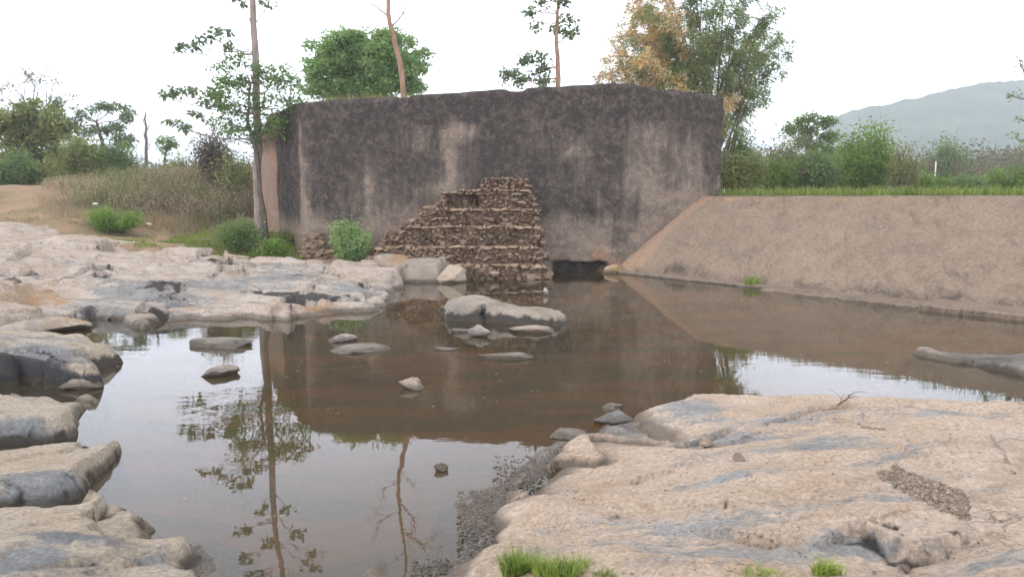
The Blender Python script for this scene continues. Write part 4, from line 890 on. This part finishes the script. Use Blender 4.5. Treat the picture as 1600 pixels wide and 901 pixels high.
# ---- bamboo
def bamboo():
    Y = 29.0; c = aty(1085, 290, Y); z0 = gz(c[0], Y); org = np.array([c[0], Y, z0]); root = thing('bamboo_clump', 'tall arching bamboo clump with tan dried tops beside the right end of the wall', 'bamboo', tuple(org))
    st = MB(); g = MB(); dr = MB(); r = np.random.default_rng(20)
    tips = [(975, 50, 1), (1015, 70, 1), (985, 15, 1), (1030, 60, 1), (1000, 90, 1), (1045, 30, 1), (965, 90, 1), (1140, 160, 1), (1110, 90, 0), (1080, 90, 0), (930, 120, 1), (945, 90, 1), (960, 60, 1), (975, 30, 1), (990, 0, 1), (1005, 55, 1), (1000, -40, 1), (1030, 20, 1), (1045, -30, 1), (1060, -60, 0), (1080, -20, 0), (1100, -50, 0), (1120, 10, 0), (1140, -40, 0), (1160, 20, 0), (1180, -10, 0), (1195, 40, 0), (1215, 20, 0), (1230, 60, 0), (1235, 85, 0), (1225, 110, 0), (1205, 95, 0), (1190, 130, 0), (1160, 90, 0), (1140, 70, 0), (1120, 60, 0), (1180, 75, 1), (1150, 120, 1), (960, 130, 0), (985, 100, 0), (1015, 90, 1), (1040, 70, 0), (1200, 150, 0), (1170, 170, 0), (1050, 110, 0), (1090, 60, 0), (1165, 150, 1), (1130, 175, 0), (1145, 200, 0), (1110, 30, 0), (1020, 40, 1), (970, 75, 0), (1000, 20, 0), (950, 110, 1), (1070, 20, 0), (1195, 60, 0), (1010, 120, 1), (1025, -10, 1)]
    for (px, py, dry) in tips:
        b = org + np.array([r.normal() * .7, r.normal() * .7, -.1]); T = aty(px, py, Y + r.normal() * 1.0); n = 12; t = np.linspace(0, 1, n)[:, None]
        mid = np.array([b[0] * .55 + T[0] * .45, (b[1] + T[1]) / 2, max(T[2], b[2]) + .12 * abs(T[0] - b[0]) + .2])
        p = (1 - t) ** 2 * b + 2 * t * (1 - t) * mid + t * t * T; tube(st, p, np.linspace(.045, .008, n), 5, .3)
        m = int(r.integers(900, 1300)); tv = r.uniform(.34, 1.0, m) ** .9; C = np.stack([np.interp(tv, t[:, 0], p[:, k]) for k in range(3)], 1)
        node = np.round(tv * 22) ; jit = np.stack([np.sin(node * 91.7 + px), np.cos(node * 37.1 + px), np.sin(node * 17.3)], 1) * .42
        C = C + jit * r.uniform(.3, 1, (m, 1)) * (1.2 - .5 * tv[:, None]) + r.normal(size=(m, 3)) * .10
        ddir = np.tile(np.array([np.sign(T[0] - b[0]) * .6, 0, -.35]), (m, 1))
        if dry:
            kk = r.random(m) < .82; leaves(dr, C[kk], .17, .2, .3, r.uniform(.2, .9), ddir[kk]); leaves(g, C[~kk], .2, .2, .3, .6, ddir[~kk])
        else: leaves(g, C, .17, .2, .3, r.uniform(.1, .9), ddir)
    st.build('culms', B_twig, root, off=org); g.build('green_foliage', L_mid2, root, smooth=False, off=org); dr.build('dry_foliage', L_dry, root, smooth=False, off=org)
L_mid2 = leafmat('bamboo_leaf', (.13, .18, .085), (.28, .35, .16), .45)
bamboo()
# ---- right side, behind the weir
G_R = 'bushes and trees behind the weir'
tree('small_tree', 'upright layered green tree, tallest of those behind the weir', 44, [(1268, 290, .12), (1268, 240, .1), (1266, 200, .05)], [(x, y, 18, 10) for x, y in [(1262, 183), (1280, 190), (1250, 200), (1270, 208), (1290, 215), (1255, 222), (1275, 232), (1262, 245), (1288, 240)]], L_mid, B_dark, .22, 26, 90, .6, group=G_R)
for (lab, px, w_, topy, Y, lm, ls, n) in [
    ('wide bright green bush in the middle behind the weir', 1350, 105, 200, 36, L_bright, .17, 6500),
    ('dark low green bush left of the bright wide bush behind the weir', 1275, 70, 235, 33, L_mid, .15, 4200),
    ('rounded grey-green tree-like bush towards the right behind the weir', 1478, 75, 222, 60, L_mid, .26, 5000),
    ('yellow-green shrub against the right end of the dark wall', 1160, 70, 232, 27, L_olive, .12, 3200),
    ('olive shrub under the bamboo, right of the yellow-green shrub', 1225, 80, 215, 38, L_olive, .16, 2600),
    ('sparse olive shrub right of the bright wide bush behind the weir', 1412, 50, 215, 34, L_olive, .13, 1500),
    ('low bright green shrub at the far right behind the weir', 1580, 80, 255, 38, L_bright, .15, 2600),
    ('low dark green shrub in the row at the far right behind the weir', 1510, 60, 272, 36, L_mid, .14, 1800),
    ('low light green shrub hiding the foot of the white post', 1455, 70, 272, 37, L_bright, .14, 2600),
    ('tall loose green shrub right behind the tallest tree beyond the weir', 1310, 70, 225, 46, L_mid, .2, 3600),
    ('light green shrub left of the tallest tree beyond the weir', 1215, 60, 240, 33, L_bright, .13, 2400),
    ('dark slim shrub at the foot of the bamboo', 1150, 55, 205, 31, L_mid, .15, 2600)]:
    shrub('shrub', lab, px, 295, w_, 60, Y, lm, ls, n, G_R, stems=30, topy=topy)
tree('sparse_tree', 'thin branching tree cut by the right edge above the weir', 30, [(1640, 300, .10), (1635, 220, .09), (1620, 160, .07), (1600, 110, .04)], [(x, y, 13, 8) for x, y in [(1592, 95), (1585, 150), (1595, 185), (1590, 215), (1600, 225), (1610, 140), (1625, 100), (1640, 130), (1598, 235)]], L_mid, B_dark, .16, 4, 14, .5, shell=.7, branch=.03)
def bgbare(lab, px, topy, Y, n, grp):
    T = aty(px, topy, Y); b = gz(T[0], Y); mb = MB(); org = np.array([T[0], Y, b]); root = thing('bare_shrub', lab, 'shrub', tuple(org), grp); tips = []
    for _ in range(n):
        L = (T[2] - b) * rng.uniform(.35, .5); grow(mb, org + np.array([rng.normal() * .6, rng.normal() * .5, -.1]), (rng.normal() * .35, rng.normal() * .3, 1), L, .03, 3, tips, .45, .2, 3, 3)
    mb.build('stem', B_grey, root, off=org); lf = MB()
    for (p, d) in tips: leaves(lf, ball(p, .35, 5), .13, .5, .5, rng.uniform(.2, .8))
    lf.build('foliage', L_far, root, smooth=False, off=org)
B_grey = barkmat('grey_twig', (.24, .20, .19), (.16, .13, .125))
for i, (lab, px, topy, Y) in enumerate([('grey leafless shrub just right of the bamboo', 1195, 205, 34), ('grey leafless shrub behind the tallest tree beyond the weir', 1232, 200, 42), ('purple-grey leafless shrub left of the far round bush', 1435, 232, 46), ('purple-grey leafless shrub right of the far round bush', 1530, 228, 44), ('leafless shrub near the right edge behind the weir', 1565, 232, 48)]):
    bgbare(lab, px, topy, Y, 7, 'leafless shrubs behind the weir')
# far woodland as one mass
def woodland():
    r = np.random.default_rng(9); mb = MB()
    for _ in range(620):
        Y = r.uniform(75, 170); px = r.uniform(-250, 1850); x = (px - 800) / F * Y; z = 2.6; h = r.uniform(2.2, 5.0) * (1 + .004 * (Y - 75)) * (1.0 + .3 * math.sin(px * .013)); rr = r.uniform(1.5, 3.5)
        for k in range(5):
            c = np.array([x + r.normal() * rr * .5, Y + r.normal() * rr * .5, z + h * r.uniform(.4, .85)])
            leaves(mb, ball(c, (rr * .6, rr * .6, h * .24), 60, .5), .45, .7, .4, r.uniform(0, 1))
        V = curve((x, Y, z - 1), (x, Y, z + h * .7), 3); tube(mb, V, [.15, .12, .05], 4, .2)
    tag(mb.build('far_woodland', L_wood, smooth=False), 'hazy band of distant scrub woodland along the horizon', 'woodland', kind='stuff')
L_wood = leafmat('woodland_leaf', (.13, .15, .10), (.22, .20, .155), .3)
woodland()
# white post
def post():
    mb = MB(); c = aty(1461, 275, 40); b = gz(c[0], 40); T = aty(1461, 252, 40); tube(mb, [(c[0], 40, b - .2), (c[0], 40, (b + T[2]) / 2), (c[0], 40, T[2] - .03), (c[0], 40, T[2])], [.03, .03, .03, .006], 8)
    m, nt = newmat('white_paint'); principled(nt, mixc(nt, rampv(nt, noise(nt, posvec(nt), 6), .4, .7), (.78, .78, .76), (.6, .58, .55)), .6)
    tag(mb.build('marker_post', m), 'thin white post standing in the scrub behind the weir', 'post')
post()

# ---- left side
G_L = 'trees on the left bank'
tree('broad_tree', 'big yellow-green bushy tree at the left edge behind the dirt patch', 42, [(40, 290, .2), (45, 240, .16), (50, 200, .1)], [(x, y, 26, 20) for x, y in cell(55, 222, 85, 58, 30)] + [(45, 165, 22, 14), (20, 195, 20, 16), (60, 180, 26, 14)], L_olive, B_dark, .26, 14, 60, .4, group=G_L, base=2.4)
tree('dark_tree', 'dark green tree with a flat-topped crown between the olive tree and the gap of sky', 50, [(165, 285, .16), (160, 220, .12), (150, 190, .08)], [(x, y, 22, 12) for x, y in [(110, 165), (125, 180), (150, 170), (175, 168), (195, 178), (185, 200), (160, 200), (135, 205), (118, 215), (200, 215), (175, 225), (150, 235), (130, 240), (100, 190)]], L_blue, B_dark, .28, 14, 60, .42, group=G_L)
baretree('bare_tree', 'leafless spreading grey tree rising behind the left trees', 60, [(45, 290, .2), (48, 220, .16), (50, 180, .12)], [(1, -.9, .4, 1), (1, .9, .4, 1), (1, .2, .9, .9), (1, -.4, .7, 1), (.9, .8, .3, 1), (1, .6, .6, 1), (.9, -1, .3, 1)], B_grey, .08, 1.9, 3, 3, L_far, 4, .2, spread=.45, group=G_L)
tree('small_tree', 'small dark ball-shaped tree standing alone in the gap of sky on the left', 40, [(262, 262, .05), (262, 245, .045), (261, 232, .03)], [(252, 222, 9, 7), (265, 218, 9, 7), (272, 228, 8, 7), (256, 230, 9, 6), (264, 226, 9, 8)], L_mid, B_dark, .2, 24, 50, .6, group=G_L, base=2.4)
baretree('bare_tree', 'thin dead leafless stem tree standing in the sky gap on the left', 48, [(229, 290, .12), (228, 220, .09), (227, 175, .04)], [(.4, .5, .8, .5), (.5, -.5, .8, .5), (.6, .4, .9, .5), (.75, -.3, .9, .4), (.3, .6, .6, .5), (.3, -.6, .6, .5)], B_grey, .04, 1.3, 2, 3, group=G_L)
for (lab, px, w_, topy, Y, lm, ls, n) in [
    ('dark green bush at the left edge below the olive tree', 25, 70, 235, 36, L_mid, .16, 3600),
    ('olive bush between the left edge tree and the dry scrub', 120, 90, 215, 37, L_olive, .16, 4600),
    ('dull green bush in front of the flat-topped tree', 185, 80, 225, 38, L_mid, .16, 3800),
    ('sparse olive shrub below the ball-shaped tree', 285, 70, 240, 36, L_olive, .14, 1500),
    ('grey-brown shrub left of the tall pale trunk', 335, 80, 205, 32, L_far, .14, 3000),
    ('green-brown shrub beside the tall pale trunk', 375, 60, 225, 30, L_olive, .13, 1800)]:
    shrub('shrub', lab, px, 290, w_, 60, Y, lm, ls, n, 'bushes on the left bank', stems=30, topy=topy)
shrub('shrub', 'low round bright green shrub on bare soil above the left rock shelf', 178, 360, 95, 45, 23.5, L_bright, .085, 5200, stems=30, topy=323)
shrub('shrub', 'dark green shrub at the foot of the leaning trunk', 375, 385, 72, 45, 21.6, L_mid, .10, 3200, stems=24, topy=338)
shrub('shrub', 'low spreading leafy green plant beside the left corner of the wall', 425, 400, 70, 30, 20.9, L_bright, .09, 3000, stems=24, topy=372)
shrub('shrub', 'leafy green shrub growing between the masonry stub and the rubble ruin', 548, 405, 76, 60, 20.75, L_bright2 if 'L_bright2' in globals() else L_mango, .10, 4200, stems=26, topy=345)
shrub('shrub', 'small bright green patch of plants at the top of the left rock shelf', 195, 385, 60, 20, 21.5, L_bright, .05, 1800, stems=20, topy=376)
# dry scrub thicket
def thicket():
    r = np.random.default_rng(12); st = MB(); lf = MB(); gl = MB()
    for _ in range(760):
        Y = 25.5 + 10 * r.random() ** .8; px = r.uniform(70 + 5 * (34 - Y) + 40 * r.random(), 402); x = (px - 800) / F * Y; z = gz(x, Y)
        topp = np.interp(px, [40, 100, 200, 300, 400], [290, 262, 250, 238, 232]); hmax = np.clip(aty(px, topp, Y)[2] - z, .4, 2.1); h = .64 * hmax * r.uniform(.3, 1.0) * (1.1 + .8 * pn(np.array([[x * .55, Y * .55, 1.]]))[0])
        if Y < 27: h = min(h, .5 + .4 * (Y - 24.5) / 2.5 + .2)
        for k in range(4):
            tip = np.array([x + r.normal() * .3 * h, Y + r.normal() * .3 * h, z + h * r.uniform(.6, 1)]); p = curve((x, Y, z - .05), tip, 4, .05, .05); tube(st, p, np.linspace(.012, .004, 4), 3, .3)
            m = 22; t = r.uniform(.3, 1.05, m)[:, None]; C = p[0] + (p[-1] - p[0]) * t + r.normal(size=(m, 3)) * .12; v = np.clip(.5 + .5 * pn(np.array([[x * .4, Y * .4, 3.]]))[0] + r.normal() * .2, 0, 1)
            leaves(gl if (r.random() < .25 or pn(np.array([[x * .35, Y * .35, 8.]]))[0] > .12) else lf, C, .07, .5, .4, v)
    root = thing('dry_scrub', 'tangled brown half-leafless scrub covering the left bank', 'scrub', kind='stuff')
    st.build('stems', B_twig, root); lf.build('withered_foliage', L_brown, root, smooth=False); gl.build('green_foliage', L_olive, root, smooth=False)
thicket()
# grass
def grass(name, label, pts, hgt, mat, width=.006, cat='grass', kind='stuff', lean=.35, org=None, root=False, per=1):
    n = len(pts); P = np.asarray(pts, float); hh = hgt * rng.uniform(.5, 1.25, n); a = rng.uniform(0, 2 * math.pi, n); d = np.stack([np.cos(a), np.sin(a), np.zeros(n)], 1)
    s = np.stack([-np.sin(a + .5), np.cos(a + .5), np.zeros(n)], 1) * width * rng.uniform(.7, 1.4, n)[:, None]; ln = (lean * rng.uniform(.2, 1.3, n) * hh)[:, None]
    m = P + d * ln * .35; m[:, 2] += hh * .6; t = P + d * ln; t[:, 2] += hh
    V = np.stack([P - s, P + s, m + s * .7, m - s * .7, t], 1).reshape(-1, 3); b = np.arange(n)[:, None] * 5
    F4 = b + np.array([[0, 1, 2, 3]]); F3 = b + np.array([[3, 2, 4]])
    off = np.zeros(3) if org is None else np.asarray(org)
    o = mk(name, V - off, [F4, F3], mat, smooth=False, attrs={'var': np.repeat(rng.uniform(0, 1, n), 5)})
    o.location = off; return tag(o, label, cat, kind=kind)
def scat(n, fx): return np.array([fx() for _ in range(n)])
def onland(pxr, Yr, n):
    px = rng.uniform(*pxr, n); Y = rng.uniform(*Yr, n); x = (px - 800) / F * Y; z = landz(x, Y); return np.stack([x, Y, z - .01], 1)
# strip behind the crest
s_ = rng.uniform(-.3, 26, 15000); q_ = WW + .45 + rng.exponential(1.2, 15000); p_ = T0 + s_[:, None] * WD + q_[:, None] * WN; gp = np.concatenate([p_, (landz(p_[:, 0], p_[:, 1]))[:, None]], 1)
gp[:, 2] = np.where(q_ < WW + .65, CREST - .03, gp[:, 2]); gp = gp[(gp[:, 2] < 2.5) & (gp[:, 2] > 2)]
grass('grass', 'strip of bright green grass along the top of the weir', gp, .26, L_grass, .012)
P1 = onland((170, 470), (20.6, 26.5), 20000); P1 = P1[(P1[:, 2] > .3) & (P1[:, 2] < 2.6) & (fbm(P1 * .8, 4) + .012 * (P1[:, 0] / P1[:, 1] * F + 800 - 290) / 1.5 > rng.normal(size=len(P1)) * .15)]
grass('grass', 'short yellow-green grass on the left bank below the scrub', P1, .13, L_grass, .010)
P3 = onland((40, 402), (24.5, 37), 30000); P3 = P3[P3[:, 0] / P3[:, 1] * F + 800 > 90 + 60 * fbm(P3 * .5 + 11, 3) + rng.normal(size=len(P3)) * 14]; P3 = P3[(P3[:, 2] < 3.8) & (fbm(P3 * .6 + 3, 4) > rng.normal(size=len(P3)) * .3 - .25)]
grass('grass', 'long withered grass covering the slope among the brown scrub', P3, .30, L_wither, .008)
P2 = onland((-60, 240), (22, 30), 7000); P2 = P2[fbm(P2 * .5, 3) > .3]
grass('grass', 'patchy dry grass on the bare soil at the left', P2, .10, L_drygrass, .010)
# wall-top grass, tall dry stems
def walltop():
    n = 5200; px = rng.uniform(432, 760, n) ** 1.0; Y = 22.3 + rng.exponential(1.2, n); x = (px - 800) / F * 22.3; z = landz(x, Y); k = (z > 4.2) & (rng.random(n) < np.interp(px, [430, 650, 760], [1, .8, .2]))
    Pt = np.stack([x, Y, z], 1)[k]; return Pt
grass('grass', 'brownish dry grass growing on the fill behind the left half of the wall top', walltop(), .42, L_drygrass, .009)
n = 900; px = rng.uniform(660, 1120, n); x = (px - 800) / F * 22.6; Yt = np.interp(x, wall_pl[:, 0], wall_pl[:, 1]) + .5 + rng.exponential(.4, n); Pt = np.stack([x, Yt, landz(x, Yt)], 1); Pt = Pt[Pt[:, 2] > 4.2]
grass('grass', 'thin wispy dry stems along the right half of the wall top', Pt, .5, L_drygrass, .006)
for (px, Y, lab, w_) in [(452, 23.2, 'yellow-green plant hanging over the left corner of the wall top', 70), (520, 23.6, 'low green-brown shrub on the wall top below the round crown', 60), (600, 24.2, 'low olive shrub on the wall top at the foot of the bare trunk', 90)]:
    shrub('shrub', lab, px, 160, w_, 20, Y, L_olive, .09, 1700, 'low growth on the wall top', stems=18)
# grass tufts in the foreground
def tuft(px, py, z, wpx, h, n, lab, hpx=8):
    z = hit(px, min(py, 899), z)
    c = onz(px, py, z); rx = wpx / F * c[1] / 2; a = rng.uniform(0, 2 * math.pi, n); r = np.sqrt(rng.uniform(0, 1, n)) * (1 + .3 * np.sin(a * 3 + px))
    Pp = np.stack([c[0] + np.cos(a) * r * rx, c[1] + np.sin(a) * r * rx * .45, np.full(n, z - .03)], 1)
    o = grass('grass_tuft', lab, Pp, h, L_tuft, .0035, 'grass tuft', None, .7, org=(c[0], c[1], z)); del_k = None
L_tuft = leafmat('tuft_blade', (.13, .24, .04), (.34, .40, .10))
tuft(812, 896, .10, 62, .14, 700, 'bright green grass tuft at the bottom edge, leftmost of the foreground tufts')
tuft(880, 899, .20, 90, .11, 700, 'broad bright green grass tuft at the bottom edge, right next to the leftmost tuft')
tuft(948, 898, .26, 36, .06, 160, 'thin small grass tuft at the right end of the broad green tuft')
tuft(1190, 897, .40, 80, .05, 260, 'sparse low yellowish grass tuft at the bottom edge below the dark hollow')
tuft(1290, 896, .42, 46, .09, 260, 'small green grass tuft at the bottom edge, rightmost of the foreground tufts')
c = T0 + WD * 4.1 + WN * -.12
o = grass('grass_tuft', 'little green tuft growing from the crack at the toe of the weir', np.stack([c[0] + rng.normal(size=160) * .13, c[1] + rng.normal(size=160) * .08, np.full(160, .05)], 1), .22, L_tuft, .006, 'grass tuft', None, .6, org=(c[0], c[1], .05))
# sticks
def stick(lab, pts, r0, name='stick', twigs=0, mat=None):
    mb = MB(); P = W([(p[0], p[1], hit(p[0], p[1], p[2])) for p in pts]); P[:, 2] += r0 * 1.1; t2 = np.linspace(0, 1, 10); tt = np.linspace(0, 1, len(P)); Q = np.stack([np.interp(t2, tt, P[:, k]) for k in range(3)], 1); Q[1:-1] += rng.normal(size=(8, 3)) * r0 * .5
    tube(mb, Q, np.linspace(r0, r0 * .5, 10), 6)
    for _ in range(twigs):
        k = rng.integers(2, 9); e = Q[k] + np.array([rng.normal() * .12, rng.normal() * .08, abs(rng.normal()) * .05]); tube(mb, curve(Q[k], e, 4, .1, .05), np.linspace(r0 * .4, r0 * .15, 4), 4)
    tag(mb.build(name, mat or B_pale), lab, 'stick')
stick('pale weathered stick lying on the slab near the right edge', [(1548, 682, .49), (1562, 700, .50), (1574, 722, .51), (1586, 742, .52)], .012, twigs=2)
stick('thin dark twig with side shoots standing in a crack of the slab', [(1300, 640, .35), (1318, 628, .38), (1330, 617, .42)], .008, twigs=8, mat=B_dark)
stick('pale flat splinter of wood lying on the slab below the sky reflection', [(1345, 668, .42), (1385, 672, .43)], .010)
# floating specks
fx = rng.uniform(-6, 6, 260); fy = rng.uniform(4, 20, 260); kq = (sdf(fx, fy, POOL) > .3); fl = MB(); leaves(fl, np.stack([fx, fy, np.full(260, .006)], 1)[kq], .03, .5, 60.)
tag(fl.build('floating_leaves', L_dry, smooth=False), 'tiny dead leaves floating here and there on the pool', 'leaves', kind='stuff')
# litter
def litter(lab, px, py, Y, s, seed):
    c = aty(px, py, Y); V, Fa = stoneV(ICO3, (s, s * .6, s * .35), seed, .6); m, nt = newmat('white_plastic'); principled(nt, (.8, .8, .8), .5); z = max(c[2], gz(c[0], Y) + s * .3)
    tag(mk('plastic_scrap', V + (c[0], Y, z), Fa, m, smooth=False), lab, 'litter')
litter('white plastic scrap on the dry scrub slope above the bright round shrub', 149, 318, 25, .10, 3.)
litter('white plastic scrap on the soil just right of the bright round shrub', 233, 350, 22.5, .09, 6.)

# ------------------------------------------------------------------ haze: real air in a closed box
def haze():
    x0, x1, y0, y1, z0, z1 = -1800, 1800, -200, 2700, -3, 190
    V = [(x0, y0, z0), (x1, y0, z0), (x1, y1, z0), (x0, y1, z0), (x0, y0, z1), (x1, y0, z1), (x1, y1, z1), (x0, y1, z1)]
    m, nt = newmat('haze_air'); pv = nd(nt, 'ShaderNodeVolumePrincipled', {'Color': (.89, .95, 1.0, 1), 'Density': HAZE, 'Anisotropy': .0}); nd(nt, 'ShaderNodeOutputMaterial', {'Volume': pv.outputs[0]})
    o = mk('haze', V, np.array([[3, 2, 1, 0], [4, 5, 6, 7], [0, 1, 5, 4], [1, 2, 6, 5], [2, 3, 7, 6], [3, 0, 4, 7]]), m, smooth=False); o['kind'] = 'stuff'
    o['label'] = 'pale haze in the air that fades the hill'; o['category'] = 'haze'
HAZE = .00095
haze()
